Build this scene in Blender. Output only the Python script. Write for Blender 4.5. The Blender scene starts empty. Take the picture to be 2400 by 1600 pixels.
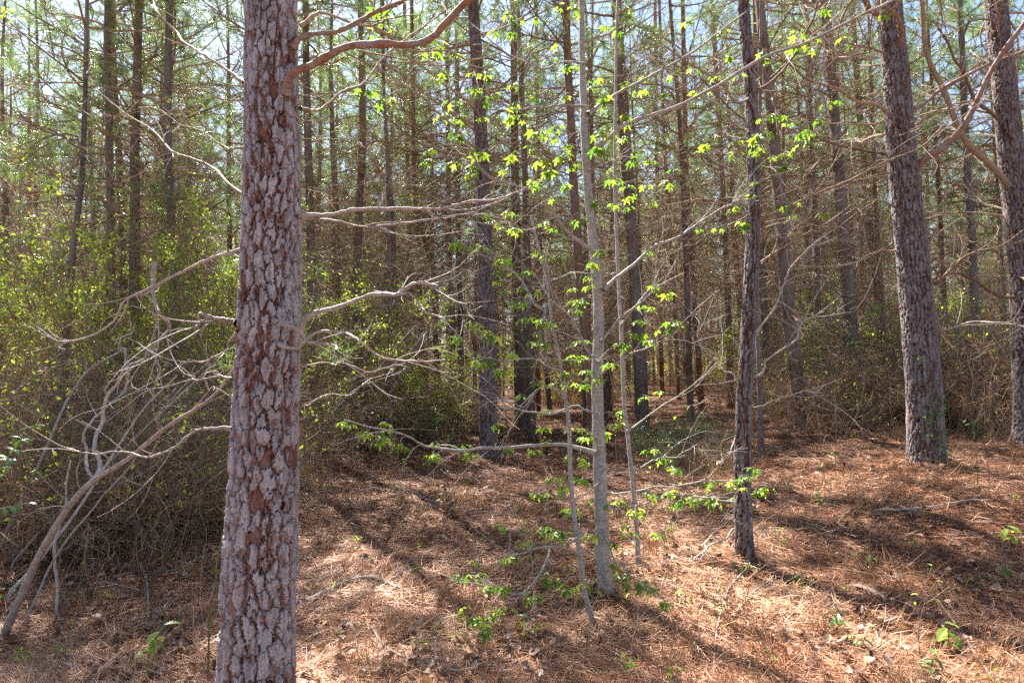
import bpy, math, random
import numpy as np
from mathutils import Vector, Matrix

random.seed(7)
RG = np.random.default_rng(11)
SC = bpy.context.scene
COL = SC.collection
PI = math.pi

# ------------------------------------------------------------------ camera, sky, sun, exposure
CAM_Z = 1.6
PITCH = math.radians(2.0)
FPX = 1600.0
cam_data = bpy.data.cameras.new('camera')
cam = bpy.data.objects.new('camera', cam_data)
COL.objects.link(cam)
cam.location = (0, 0, CAM_Z)
cam.rotation_euler = (math.radians(90) + PITCH, 0, 0)
cam_data.lens = 24
cam_data.sensor_width = 36
cam_data.clip_start = 0.05
cam_data.clip_end = 2000
cam_data.dof.use_dof = True
cam_data.dof.focus_distance = 4.4
cam_data.dof.aperture_fstop = 5.6
SC.camera = cam

SUN_EL = 52.0
SUN_AZ = -30.0          # degrees clockwise from +Y (negative: to the left)
world = bpy.data.worlds.new('World')
SC.world = world
world.use_nodes = True
wn = world.node_tree
for n in list(wn.nodes):
    wn.nodes.remove(n)
sky = wn.nodes.new('ShaderNodeTexSky')
sky.sky_type = 'NISHITA'
sky.sun_disc = False
sky.sun_elevation = math.radians(SUN_EL)
sky.sun_rotation = math.radians(SUN_AZ % 360)
sky.air_density = 1.0
sky.dust_density = 1.0
sky.ozone_density = 1.5
bg = wn.nodes.new('ShaderNodeBackground')
bg.inputs['Strength'].default_value = 0.052
wo = wn.nodes.new('ShaderNodeOutputWorld')
wn.links.new(sky.outputs[0], bg.inputs['Color'])
wn.links.new(bg.outputs[0], wo.inputs['Surface'])

sun_data = bpy.data.lights.new('sun', 'SUN')
sun_data.energy = 5.0
sun_data.angle = math.radians(0.53)
sun_data.color = (1.0, 0.95, 0.87)
sun = bpy.data.objects.new('sun', sun_data)
COL.objects.link(sun)
el, az = math.radians(SUN_EL), math.radians(SUN_AZ)
to_sun = Vector((math.sin(az) * math.cos(el), math.cos(az) * math.cos(el), math.sin(el)))
sun.rotation_euler = to_sun.to_track_quat('Z', 'Y').to_euler()
sun.location = to_sun * 40

SC.view_settings.view_transform = 'Standard'
SC.view_settings.look = 'None'
SC.view_settings.gamma = 1
SC.view_settings.use_curve_mapping = False
SC.view_settings.exposure = 2.5
SC.cycles.max_bounces = 6
SC.cycles.diffuse_bounces = 4
SC.cycles.glossy_bounces = 2
SC.cycles.transmission_bounces = 4
SC.cycles.transparent_max_bounces = 4
SC.cycles.use_denoising = False
SC.cycles.use_adaptive_sampling = True
SC.cycles.adaptive_threshold = 0.015
SC.cycles.sample_clamp_indirect = 6

# ------------------------------------------------------------------ noise and pixel helpers
def _hash(ix, iy, seed):
    h = (ix.astype(np.int64) * 374761393 + iy.astype(np.int64) * 668265263 + seed * 1442695041) & 0xFFFFFFFF
    h = ((h ^ (h >> 13)) * 1274126177) & 0xFFFFFFFF
    h = (h ^ (h >> 16)) & 0xFFFFFFFF
    return h.astype(np.float64) / 4294967295.0

def vnoise(x, y, seed=0, wrap=None):
    x = np.asarray(x, float); y = np.asarray(y, float)
    ix = np.floor(x); iy = np.floor(y)
    fx = x - ix; fy = y - iy
    fx = fx * fx * (3 - 2 * fx); fy = fy * fy * (3 - 2 * fy)
    a, b = ix, ix + 1
    if wrap:
        a = np.mod(a, wrap); b = np.mod(b, wrap)
    v00 = _hash(a, iy, seed); v10 = _hash(b, iy, seed)
    v01 = _hash(a, iy + 1, seed); v11 = _hash(b, iy + 1, seed)
    return (v00 * (1 - fx) + v10 * fx) * (1 - fy) + (v01 * (1 - fx) + v11 * fx) * fy

def sstep(t):
    t = np.clip(t, 0, 1)
    return t * t * (3 - 2 * t)

def terrain(x, y):
    x = np.asarray(x, float); y = np.asarray(y, float)
    z = 0.45 * sstep((x - 1.6) / 3.6) * sstep((y - 3.2) / 4.5)
    z = z + 0.20 * np.exp(-(((x + 1.0) / 1.5) ** 2 + ((y - 7.6) / 1.1) ** 2))
    z = z + 0.12 * np.exp(-(((x - 4.6) / 1.6) ** 2 + ((y - 6.3) / 0.7) ** 2))
    far = sstep((np.hypot(x, y) - 2.0) / 4)
    z = z + far * 0.20 * (vnoise(x / 3.1, y / 3.1, 3) - 0.5)
    z = z + 0.10 * (vnoise(x / 0.9, y / 0.9, 4) - 0.5) * (0.35 + 0.65 * far)
    z = z + 0.045 * (vnoise(x / 0.3, y / 0.3, 5) - 0.5)
    for bx, by, bh, br in ((-1.16, 3.1, .05, .34), (1.86, 5.45, .07, .22), (4.55, 7.5, .10, .42), (-.41, 12.0, .10, .42), (.66, 4.75, .05, .17), (6.8, 9.0, .09, .4)):
        z = z + bh * np.exp(-(((x - bx) / br) ** 2 + ((y - by) / br) ** 2))
    return z

def tz(x, y):
    return float(terrain(x, y))

CP, SP = math.cos(PITCH), math.sin(PITCH)
def ray(px, py):
    u = (px - 1200) / FPX; v = (800 - py) / FPX
    return np.array([u, CP - v * SP, SP + v * CP])

def at(px, py, Y):
    d = ray(px, py)
    return np.array([0, 0, CAM_Z]) + d * (Y / d[1])

def hit(px, py):
    d = ray(px, py)
    Y = 1.5
    while Y < 80:
        p = np.array([0, 0, CAM_Z]) + d * (Y / d[1])
        if p[2] <= tz(p[0], p[1]):
            return p
        Y += 0.02 + Y * 0.002
    return p

def nrm(a):
    return a / (np.linalg.norm(a, axis=-1, keepdims=True) + 1e-12)

# ------------------------------------------------------------------ mesh builder
class MB:
    def __init__(self):
        self.v = []; self.q = []; self.t = []; self.r = []; self.h = []; self.qm = []; self.tm = []; self.n = 0
    def add(self, v, quads=None, tris=None, rnd=None, hh=None, mat=0):
        v = np.asarray(v, float).reshape(-1, 3)
        self.v.append(v)
        m = len(v)
        self.r.append(np.full(m, 0.5) if rnd is None else np.broadcast_to(np.asarray(rnd, float), (m,)))
        self.h.append(np.zeros(m) if hh is None else np.asarray(hh, float).reshape(-1))
        if quads is not None and len(quads):
            q = np.asarray(quads, np.int64).reshape(-1, 4) + self.n
            self.q.append(q); self.qm.append(np.full(len(q), mat))
        if tris is not None and len(tris):
            t = np.asarray(tris, np.int64).reshape(-1, 3) + self.n
            self.t.append(t); self.tm.append(np.full(len(t), mat))
        self.n += m
    def tubes(self, P, R, sides=5, rnd=None, mat=0, cap=False):
        """P (N,n,3), R (N,n)"""
        P = np.asarray(P, float); R = np.asarray(R, float)
        if P.ndim == 2: P = P[None]; R = R[None]
        N, n, _ = P.shape
        if N == 0: return
        T = np.empty_like(P)
        T[:, 1:-1] = P[:, 2:] - P[:, :-2]
        T[:, 0] = P[:, 1] - P[:, 0]; T[:, -1] = P[:, -1] - P[:, -2]
        T = nrm(T)
        d0 = nrm(P[:, -1] - P[:, 0])
        ref = np.where(np.abs(d0[:, 2:3]) > 0.8, np.array([[1.0, 0.1, 0]]), np.array([[0.05, 0.02, 1.0]]))
        A = nrm(np.cross(d0, ref))[:, None, :]
        B = nrm(np.cross(T, np.broadcast_to(A, T.shape)))
        A2 = np.cross(B, T)
        ang = np.arange(sides) * 2 * PI / sides
        ca = np.cos(ang)[None, None, :, None]; sa = np.sin(ang)[None, None, :, None]
        V = P[:, :, None, :] + R[:, :, None, None] * (A2[:, :, None, :] * ca + B[:, :, None, :] * sa)
        i = np.arange(n - 1)[:, None]; j = np.arange(sides)[None, :]
        j2 = (j + 1) % sides
        f = np.stack([i * sides + j, i * sides + j2, (i + 1) * sides + j2, (i + 1) * sides + j], -1).reshape(-1, 4)
        F = (f[None] + (np.arange(N) * n * sides)[:, None, None]).reshape(-1, 4)
        if rnd is None: rnd = RG.random(N)
        self.add(V, quads=F, rnd=np.repeat(np.broadcast_to(rnd, (N,)), n * sides), mat=mat)
    def needles(self, O, D, L, W, rnd=None, mat=0, sag=0.0):
        """single-triangle needles"""
        N = len(O)
        side = nrm(np.cross(D, nrm(RG.normal(size=(N, 3)))))
        tip = O + D * L[:, None]
        tip[:, 2] -= sag * L
        V = np.stack([O - side * W[:, None] / 2, O + side * W[:, None] / 2, tip], 1)
        self.add(V, tris=np.arange(3 * N).reshape(-1, 3), rnd=np.repeat(RG.random(N) if rnd is None else rnd, 3), mat=mat)
    def leaves(self, O, D, L, W, rnd=None, mat=0):
        """small folded leaves, 2 tris"""
        N = len(O)
        side = nrm(np.cross(D, nrm(RG.normal(size=(N, 3)))))
        up = np.cross(side, D)
        mid = O + D * (L * 0.45)[:, None]
        V = np.stack([O, mid + side * W[:, None] / 2 + up * W[:, None] * 0.15, O + D * L[:, None], mid - side * W[:, None] / 2 + up * W[:, None] * 0.15], 1)
        b = np.arange(N)[:, None] * 4
        tr = np.concatenate([b + [0, 1, 2], b + [0, 2, 3]], 0)
        self.add(V, tris=tr, rnd=np.repeat(RG.random(N) if rnd is None else rnd, 4), mat=mat)
    def mesh(self, name, mats, smooth=False):
        me = bpy.data.meshes.new(name)
        v = np.concatenate(self.v).astype(np.float32)
        q = np.concatenate(self.q) if self.q else np.zeros((0, 4), int)
        t = np.concatenate(self.t) if self.t else np.zeros((0, 3), int)
        me.vertices.add(len(v)); me.vertices.foreach_set('co', v.ravel())
        nl = len(q) * 4 + len(t) * 3
        me.loops.add(nl)
        me.loops.foreach_set('vertex_index', np.concatenate([q.ravel(), t.ravel()]).astype(np.int32))
        me.polygons.add(len(q) + len(t))
        ls = np.concatenate([np.arange(len(q)) * 4, len(q) * 4 + np.arange(len(t)) * 3]).astype(np.int32)
        me.polygons.foreach_set('loop_start', ls)
        for m in (mats if isinstance(mats, (list, tuple)) else [mats]):
            me.materials.append(m)
        mi = np.concatenate(([np.concatenate(self.qm)] if self.q else []) + ([np.concatenate(self.tm)] if self.t else []))
        me.polygons.foreach_set('material_index', mi.astype(np.int32))
        me.polygons.foreach_set('use_smooth', np.full(len(q) + len(t), smooth))
        a = me.attributes.new('rnd', 'FLOAT', 'POINT'); a.data.foreach_set('value', np.concatenate(self.r).astype(np.float32))
        a = me.attributes.new('relief', 'FLOAT', 'POINT'); a.data.foreach_set('value', np.concatenate(self.h).astype(np.float32))
        me.update()
        return me
    def build(self, name, mats, parent=None, smooth=False, loc=None):
        return link(name, self.mesh(name, mats, smooth), parent, loc)

def link(name, me, parent=None, loc=None):
    o = bpy.data.objects.new(name, me)
    if parent is not None and name in ('twigs', 'needles', 'caught_straw', 'leaves', 'live_limbs'): o['kind'] = 'stuff'
    COL.objects.link(o)
    if parent is not None: o.parent = parent
    if loc is not None: o.location = loc
    return o

def tag(o, label=None, cat=None, group=None, kind=None):
    if label: o['label'] = label
    if cat: o['category'] = cat
    if group: o['group'] = group
    if kind: o['kind'] = kind
    return o

def thing(name, loc, label, cat, group=None):
    o = bpy.data.objects.new(name, None)
    o.empty_display_size = 0.2
    COL.objects.link(o)
    o.location = loc
    return tag(o, label, cat, group)

# ------------------------------------------------------------------ materials
class NT:
    def __init__(self, name):
        self.m = bpy.data.materials.new(name); self.m.use_nodes = True
        self.nt = self.m.node_tree
        self.nt.nodes.clear()
        self.out = self.n('ShaderNodeOutputMaterial')
    def n(self, t, **kw):
        nd = self.nt.nodes.new(t)
        for k, v in kw.items():
            setattr(nd, k, v)
        return nd
    def l(self, a, b): self.nt.links.new(a, b)
    def attr(self, name):
        return self.n('ShaderNodeAttribute', attribute_name=name).outputs['Fac']
    def mapping(self, scale, src='Object', rot=(0, 0, 0)):
        tc = self.n('ShaderNodeTexCoord'); mp = self.n('ShaderNodeMapping')
        mp.inputs['Scale'].default_value = scale; mp.inputs['Rotation'].default_value = rot
        self.l(tc.outputs[src], mp.inputs['Vector'])
        return mp.outputs[0]
    def noise(self, vec, scale=1, detail=4, rough=0.6, dist=0):
        nd = self.n('ShaderNodeTexNoise')
        nd.inputs['Scale'].default_value = scale; nd.inputs['Detail'].default_value = detail
        nd.inputs['Roughness'].default_value = rough; nd.inputs['Distortion'].default_value = dist
        if vec is not None: self.l(vec, nd.inputs['Vector'])
        return nd.outputs['Fac']
    def ramp(self, fac, stops):
        r = self.n('ShaderNodeValToRGB')
        e = r.color_ramp.elements
        while len(e) > 1: e.remove(e[-1])
        e[0].position = stops[0][0]; e[0].color = (*stops[0][1], 1)
        for p, c in stops[1:]:
            x = e.new(p); x.color = (*c, 1)
        self.l(fac, r.inputs[0])
        return r.outputs[0]
    def mix(self, fac, a, b, mode='MIX'):
        nd = self.n('ShaderNodeMix', data_type='RGBA', blend_type=mode)
        for s, v in ((0, fac), (6, a), (7, b)):
            if isinstance(v, (int, float)): nd.inputs[s].default_value = v
            elif isinstance(v, tuple): nd.inputs[s].default_value = (*v, 1)
            else: self.l(v, nd.inputs[s])
        return nd.outputs[2]
    def math(self, op, a, b=0.0):
        nd = self.n('ShaderNodeMath', operation=op)
        for s, v in ((0, a), (1, b)):
            if isinstance(v, (int, float)): nd.inputs[s].default_value = v
            else: self.l(v, nd.inputs[s])
        return nd.outputs[0]
    def surf(self, color, rough=0.8, spec=0.3, bump=None, bstr=0.4, bdist=0.01, trans=0.0, tcol=None):
        p = self.n('ShaderNodeBsdfPrincipled')
        if isinstance(color, tuple): p.inputs['Base Color'].default_value = (*color, 1)
        else: self.l(color, p.inputs['Base Color'])
        p.inputs['Roughness'].default_value = rough
        p.inputs['Specular IOR Level'].default_value = spec
        if bump is not None:
            b = self.n('ShaderNodeBump'); b.inputs['Strength'].default_value = bstr; b.inputs['Distance'].default_value = bdist
            self.l(bump, b.inputs['Height']); self.l(b.outputs[0], p.inputs['Normal'])
        o = p.outputs[0]
        if trans > 0:
            t = self.n('ShaderNodeBsdfTranslucent')
            c = tcol if tcol is not None else color
            if isinstance(c, tuple): t.inputs[0].default_value = (*c, 1)
            else: self.l(c, t.inputs[0])
            ms = self.n('ShaderNodeMixShader'); ms.inputs[0].default_value = trans
            self.l(o, ms.inputs[1]); self.l(t.outputs[0], ms.inputs[2]); o = ms.outputs[0]
        self.l(o, self.out.inputs['Surface'])
        return self.m

def mat_bark_relief(name, tint=None):
    k = NT(name)
    h = k.attr('relief'); r = k.attr('rnd')
    v = k.mapping((1, 1, 1))
    vz = k.mapping((1, 1, 0.28))
    fine = k.noise(v, 150, 6, 0.72)
    streak = k.noise(vz, 95, 5, 0.7)
    broad = k.noise(v, 7, 3, 0.6)
    base = k.ramp(h, [(0.0, (0.022, 0.013, 0.010)), (0.20, (0.040, 0.020, 0.015)), (0.30, (0.18, 0.085, 0.058)),  # low end: dark furrow bark, with crack shade painted into the colour
                      (0.42, (0.32, 0.190, 0.150)), (0.52, (0.36, 0.265, 0.230)), (0.60, (0.38, 0.355, 0.35)), (0.9, (0.56, 0.555, 0.555))])
    c = k.mix(k.math('MULTIPLY', k.math('POWER', r, 3.0), 0.35), base, (0.42, 0.27, 0.215))
    spk = k.ramp(fine, [(0.33, (0.20, 0.18, 0.19)), (0.50, (0.92, 0.90, 0.90)), (0.66, (1.25, 1.25, 1.28))])
    c = k.mix(0.85, c, spk, 'MULTIPLY')
    st = k.ramp(streak, [(0.36, (0.40, 0.36, 0.36)), (0.48, (1, 1, 1))])
    c = k.mix(0.75, c, st, 'MULTIPLY')
    br = k.ramp(broad, [(0.35, (0.80, 0.74, 0.72)), (0.65, (1.1, 1.08, 1.06))])
    c = k.mix(1.0, c, br, 'MULTIPLY')
    bm = k.math('ADD', k.math('MULTIPLY', fine, 0.6), streak)
    if tint: c = k.mix(1.0, c, tint, 'MULTIPLY')
    return k.surf(c, 0.85, 0.25, bm, 0.75, 0.007)

def mat_bark_far(name, a, b, d):
    k = NT(name)
    v = k.mapping((1, 1, 0.22)); w = k.mapping((1, 1, 0.5))
    vo = k.n('ShaderNodeTexVoronoi', feature='DISTANCE_TO_EDGE'); vo.inputs['Scale'].default_value = 24
    k.l(k.mapping((1, 1, 0.4)), vo.inputs['Vector'])
    n1 = k.noise(v, 22, 5, 0.7); n2 = k.noise(w, 60, 4, 0.7); n3 = k.noise(k.mapping((1, 1, 1)), 1.3, 3)
    c = k.ramp(n1, [(0.3, b), (0.5, a), (0.7, tuple(min(1, x * 1.25) for x in a))])
    crack = k.ramp(vo.outputs['Distance'], [(0.02, (0.25, 0.2, 0.18)), (0.12, (1, 1, 1))])
    c = k.mix(0.8, c, crack, 'MULTIPLY')
    c = k.mix(0.7, c, k.ramp(n2, [(0.35, (0.35, 0.3, 0.3)), (0.55, (1.1, 1.1, 1.1))]), 'MULTIPLY')
    c = k.mix(k.ramp(n3, [(0.4, (0, 0, 0)), (0.65, (0.7, 0.7, 0.7))]), c, d)
    return k.surf(c, 0.9, 0.2, k.math('ADD', n2, vo.outputs['Distance']), 0.8, 0.02)

def mat_twig(name, a, b, rough=0.75, band=False):
    k = NT(name)
    n = k.noise(k.mapping((1, 1, 1)), 28, 4, 0.7)
    nf = k.noise(k.mapping((1, 1, 1)), 160, 3, 0.7)
    c = k.mix(k.attr('rnd'), a, b)
    c = k.mix(0.8, c, k.ramp(n, [(0.3, (0.55, 0.5, 0.46)), (0.6, (1.15, 1.15, 1.15))]), 'MULTIPLY')
    c = k.mix(0.7, c, k.ramp(nf, [(0.35, (0.55, 0.5, 0.46)), (0.52, (1.05, 1.05, 1.05))]), 'MULTIPLY')
    if band:
        nb = k.noise(k.mapping((1, 1, 1)), 9, 5, 0.7)
        c = k.mix(k.ramp(nb, [(0.48, (0, 0, 0)), (0.58, (0.75, 0.75, 0.75))]), c, (0.30, 0.28, 0.265))
        c = k.mix(0.8, c, k.ramp(k.noise(k.mapping((1, 1, 2.6)), 34, 4, 0.75), [(0.36, (0.45, 0.42, 0.4)), (0.5, (1.05, 1.05, 1.05))]), 'MULTIPLY')
    return k.surf(c, rough, 0.3, k.math('ADD', nf, n), 0.9, 0.006)

def mat_leaf(name, stops, rough=0.45, trans=0.45, spec=0.4, tint=1.6):
    k = NT(name)
    c = k.ramp(k.attr('rnd'), stops)
    n = k.noise(k.mapping((1, 1, 1)), 6, 3)
    c = k.mix(0.5, c, k.ramp(n, [(0.35, (0.7, 0.75, 0.7)), (0.6, (1.15, 1.15, 1.1))]), 'MULTIPLY')
    tc = k.mix(1.0, c, (tint, tint * 1.05, tint * 0.55), 'MULTIPLY')
    return k.surf(c, rough, spec, trans=trans, tcol=tc)

M_BARK = mat_bark_relief('scaly_pine_bark', (0.93, 0.93, 0.94))
M_BARK2 = mat_bark_relief('grey_rough_pine_bark', (0.52, 0.50, 0.50))
M_BARKF = mat_bark_far('pine_bark', (0.21, 0.145, 0.105), (0.075, 0.046, 0.032), (0.25, 0.215, 0.185))
M_BARKR = mat_bark_far('reddish_pine_bark', (0.26, 0.135, 0.08), (0.10, 0.048, 0.028), (0.22, 0.165, 0.13))
M_BARKD = mat_bark_far('dark_pine_bark', (0.21, 0.165, 0.145), (0.08, 0.06, 0.052), (0.28, 0.25, 0.23))
M_BRIAR = mat_twig('green_briar_bark', (0.08, 0.11, 0.04), (0.13, 0.15, 0.06))
M_SAP = mat_twig('smooth_grey_bark', (0.37, 0.325, 0.275), (0.45, 0.405, 0.35), band=True)
M_DEAD = mat_twig('dead_branch_bark', (0.17, 0.105, 0.06), (0.50, 0.385, 0.265))
M_PALE = mat_twig('weathered_grey_branch_bark', (0.34, 0.28, 0.24), (0.46, 0.41, 0.37))
M_ORNG = mat_twig('orange_brown_limb_bark', (0.34, 0.175, 0.10), (0.33, 0.22, 0.16), band=True)
M_TWIGD = mat_twig('dark_brown_twig', (0.13, 0.085, 0.055), (0.36, 0.26, 0.18))
M_NEEDLE = mat_leaf('pine_needles', [(0, (0.08, 0.14, 0.06)), (0.5, (0.13, 0.20, 0.085)), (1, (0.21, 0.275, 0.13))], 0.33, 0.4, 0.6, 1.6)
M_DRYND = mat_leaf('dry_needles', [(0, (0.20, 0.085, 0.04)), (0.5, (0.40, 0.20, 0.10)), (1, (0.55, 0.36, 0.22))], 0.5, 0.25, 0.4, 1.2)
M_YLEAF = mat_leaf('young_vine_leaves', [(0, (0.10, 0.14, 0.03)), (0.6, (0.24, 0.29, 0.05)), (1, (0.46, 0.46, 0.10))], 0.4, 0.5, 0.4, 1.7)
M_GLEAF = mat_leaf('sweetgum_leaves', [(0, (0.08, 0.16, 0.03)), (0.5, (0.18, 0.28, 0.045)), (1, (0.36, 0.40, 0.08))], 0.38, 0.5, 0.45, 1.45)
M_DLEAF = mat_leaf('glossy_green_leaves', [(0, (0.06, 0.14, 0.04)), (1, (0.14, 0.26, 0.07))], 0.3, 0.35, 0.6, 1.6)
M_BLEAF = mat_leaf("fallen_brown_leaves", [(0, (0.07, 0.035, 0.025)), (0.5, (0.20, 0.10, 0.065)), (1, (0.44, 0.29, 0.21))], 0.55, 0.15, 0.35, 1.1)
M_STRAW = mat_leaf('pine_straw', [(0, (0.055, 0.018, 0.010)), (0.35, (0.24, 0.090, 0.043)), (0.7, (0.44, 0.215, 0.118)), (1, (0.72, 0.49, 0.34))], 0.5, 0.12, 0.35, 1.1)
M_GRASS = mat_leaf('dead_grass', [(0, (0.34, 0.155, 0.07)), (1, (0.60, 0.38, 0.22))], 0.5, 0.25, 0.4, 1.1)

def mat_ground():
    k = NT('pine_litter_ground')
    v = k.mapping((1, 1, 1))
    n1 = k.noise(v, 0.9, 4); n2 = k.noise(v, 9, 5, 0.7)
    a = k.noise(k.mapping((60, 7, 7), rot=(0, 0, 0.5)), 1.0, 5, 0.75, 1.5)
    b = k.noise(k.mapping((60, 7, 7), rot=(0, 0, -0.9)), 1.0, 5, 0.75, 1.5)
    f = k.math('MAXIMUM', a, b)
    c = k.ramp(f, [(0.42, (0.030, 0.014, 0.009)), (0.54, (0.14, 0.06, 0.033)), (0.64, (0.36, 0.19, 0.11)), (0.75, (0.50, 0.34, 0.23))])
    c = k.mix(0.8, c, k.ramp(n2, [(0.3, (0.45, 0.38, 0.34)), (0.6, (1.1, 1.1, 1.1))]), 'MULTIPLY')
    c = k.mix(0.5, c, k.ramp(n1, [(0.35, (0.75, 0.65, 0.6)), (0.65, (1.15, 1.1, 1.05))]), 'MULTIPLY')
    return k.surf(c, 0.85, 0.2, k.math('ADD', f, n2), 0.9, 0.03)
M_GROUND = mat_ground()

# ------------------------------------------------------------------ ground
def build_ground():
    n = 520
    t = np.linspace(-1, 1, n)
    gx = np.sinh(t * 5.2) / math.sinh(5.2) * 260
    ty = np.linspace(0, 1, 520)
    gy = -40 + 0 * ty
    s = np.linspace(-1.0, 1.0, 520)
    gy = 6 + np.sinh(s * 5.0) / math.sinh(5.0) * np.where(s < 0, 60, 300)
    X, Y = np.meshgrid(gx, gy)
    Z = terrain(X, Y)
    V = np.stack([X, Y, Z], -1).reshape(-1, 3)
    i = np.arange(519)[:, None]; j = np.arange(n - 1)[None, :]
    F = np.stack([i * n + j, i * n + j + 1, (i + 1) * n + j + 1, (i + 1) * n + j], -1).reshape(-1, 4)
    mb = MB(); mb.add(V, quads=F)
    tag(mb.build('ground', M_GROUND, smooth=True), kind='structure')
build_ground()

# ------------------------------------------------------------------ growth helpers
def grow(S, D, L, r0, r1, n=7, wig=0.15, bias=0.0, bend=None):
    """vectorised wandering branches -> P (N,n,3), R (N,n)"""
    N = len(S)
    P = np.empty((N, n, 3)); P[:, 0] = S
    d = nrm(np.array(D, float))
    step = (np.asarray(L, float) / (n - 1))[:, None]
    drift = RG.normal(size=(N, 3)) * wig * 0.75
    for i in range(1, n):
        P[:, i] = P[:, i - 1] + d * step
        d = d + RG.normal(size=(N, 3)) * wig * 0.6 + drift
        b = bias if bend is None else bend[min(i, len(bend) - 1)]
        d[:, 2] += b
        d = nrm(d)
    t = np.linspace(0, 1, n)[None]
    R = np.asarray(r0)[:, None] * (1 - t) ** 0.8 + np.asarray(r1)[:, None] * t
    return P, np.maximum(R, np.asarray(r1)[:, None] * 0.8)

def offshoots(P, R, per, lmin, lmax, tmin=0.2, tmax=0.98, spread=0.9, rf=0.55, r1=0.002, n=5, wig=0.18, bias=0.0):
    N, m, _ = P.shape
    idx = np.repeat(np.arange(N), per)
    K = len(idx)
    if K == 0: return np.zeros((0, n, 3)), np.zeros((0, n)), idx
    t = RG.uniform(tmin, tmax, K) * (m - 1)
    i = np.minimum(t.astype(int), m - 2); f = (t - i)[:, None]
    S = P[idx, i] * (1 - f) + P[idx, i + 1] * f
    T = nrm(P[idx, i + 1] - P[idx, i])
    D = nrm(T + nrm(RG.normal(size=(K, 3))) * spread)
    r = R[idx, i] * rf
    L = RG.uniform(lmin, lmax, K)
    p, q = grow(S, D, L, r, np.minimum(r, r1), n, wig, bias)
    return p, q, idx

def az_dirs(a, elv):
    return np.stack([np.cos(a) * np.cos(elv), np.sin(a) * np.cos(elv), np.sin(elv)], -1)

def dead_branches_mesh(name, count, z0, z1, lmax=2.4, mats=None, thick=1.0, density=1.0, tube=0.02):
    mb = MB()
    z = np.sort(RG.uniform(z0, z1, count)); z = np.round(z / 0.45) * 0.45 + RG.normal(size=count) * 0.05
    a = RG.uniform(0, 2 * PI, count)
    L = RG.uniform(0.5, 1.0, count) * lmax * (0.55 + 0.45 * (z - z0) / (z1 - z0))
    L *= np.where(RG.random(count) < 0.25, 0.35, 1)
    S = np.stack([0 * z, 0 * z, z], -1)
    elv = RG.uniform(-0.1, 0.85, count)
    r0 = (0.008 + 0.0055 * L) * thick
    P, R = grow(S, az_dirs(a, elv), L, r0, np.full(count, 0.003), 10, 0.13, 0, bend=[0, -.10, -.10, -.06, 0, .04, .07, .10, .10, .1])
    mb.tubes(P, R, 5)
    p1, q1, _ = offshoots(P, R, int(8 * density), 0.25, 1.15, 0.2, 0.97, 0.8, 0.6, 0.0025, 6, 0.2, 0.02)
    mb.tubes(p1, q1, 4)
    p2, q2, _ = offshoots(p1, q1, int(4 * density), 0.12, 0.5, 0.2, 1.0, 0.9, 0.7, 0.0022, 4, 0.25, 0.0)
    mb.tubes(p2, q2, 3)
    return mb.mesh(name, mats or M_DEAD)

def add_tufts(mb, pts, dirs, K, L=0.17, W=0.0045, mat=0, fwd=0.75, sag=0.12):
    M = len(pts)
    O = np.repeat(pts, K, 0) + RG.normal(size=(M * K, 3)) * 0.012
    base = np.repeat(dirs, K, 0)
    O = O - base * RG.uniform(0, 0.10, (M * K, 1))
    D = nrm(base * fwd + nrm(RG.normal(size=(M * K, 3))) * 0.8)
    tuft = np.repeat(RG.random(M), K)
    rnd = np.clip(tuft * 0.6 + RG.random(M * K) * 0.4, 0, 1)
    mb.needles(O, D, RG.uniform(0.7, 1.15, M * K) * L, np.full(M * K, W), rnd, mat, sag)

def crown_meshes(name, z0, H, spread=1.7, limbs=46, per=6, K=9, W=0.0045, tufts=3):
    """live limbs and the needle foliage on them"""
    mbw, mbn = MB(), MB()
    z = np.linspace(z0, H - 0.3, limbs) + RG.normal(size=limbs) * 0.12
    f = (z - z0) / (H - z0)
    L = spread * (1.08 - 0.85 * f) * RG.uniform(0.65, 1.1, limbs)
    a = np.arange(limbs) * 2.4 + RG.normal(size=limbs) * 0.4
    elv = 0.15 + 0.75 * f + RG.normal(size=limbs) * 0.12
    S = np.stack([0 * z, 0 * z, z], -1)
    P, R = grow(S, az_dirs(a, elv), L, 0.010 + 0.010 * L, np.full(limbs, 0.004), 9, 0.09, 0, bend=[0, -.05, -.04, 0, .03, .06, .08, .1, .1])
    mbw.tubes(P, R, 5)
    p1, q1, _ = offshoots(P, R, per, 0.25, 0.85, 0.25, 1.0, 0.75, 0.6, 0.003, 6, 0.13, 0.05)
    mbw.tubes(p1, q1, 4)
    p2, q2, _ = offshoots(p1, q1, 2, 0.12, 0.35, 0.4, 1.0, 0.8, 0.8, 0.003, 4, 0.15, 0.05)
    mbw.tubes(p2, q2, 3)
    pts = [P[:, -1], p1[:, -1], p2[:, -1], p1[:, -2], p2[:, -2]][:2 + tufts]
    drs = [nrm(P[:, -1] - P[:, -2]), nrm(p1[:, -1] - p1[:, -2]), nrm(p2[:, -1] - p2[:, -2]), nrm(p1[:, -1] - p1[:, -3]), nrm(p2[:, -1] - p2[:, -3])][:2 + tufts]
    add_tufts(mbn, np.concatenate(pts), np.concatenate(drs), K, 0.18, W)
    return mbw.mesh(name + '_limbs', M_DEAD), mbn.mesh(name + '_needles', M_NEEDLE)

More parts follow.
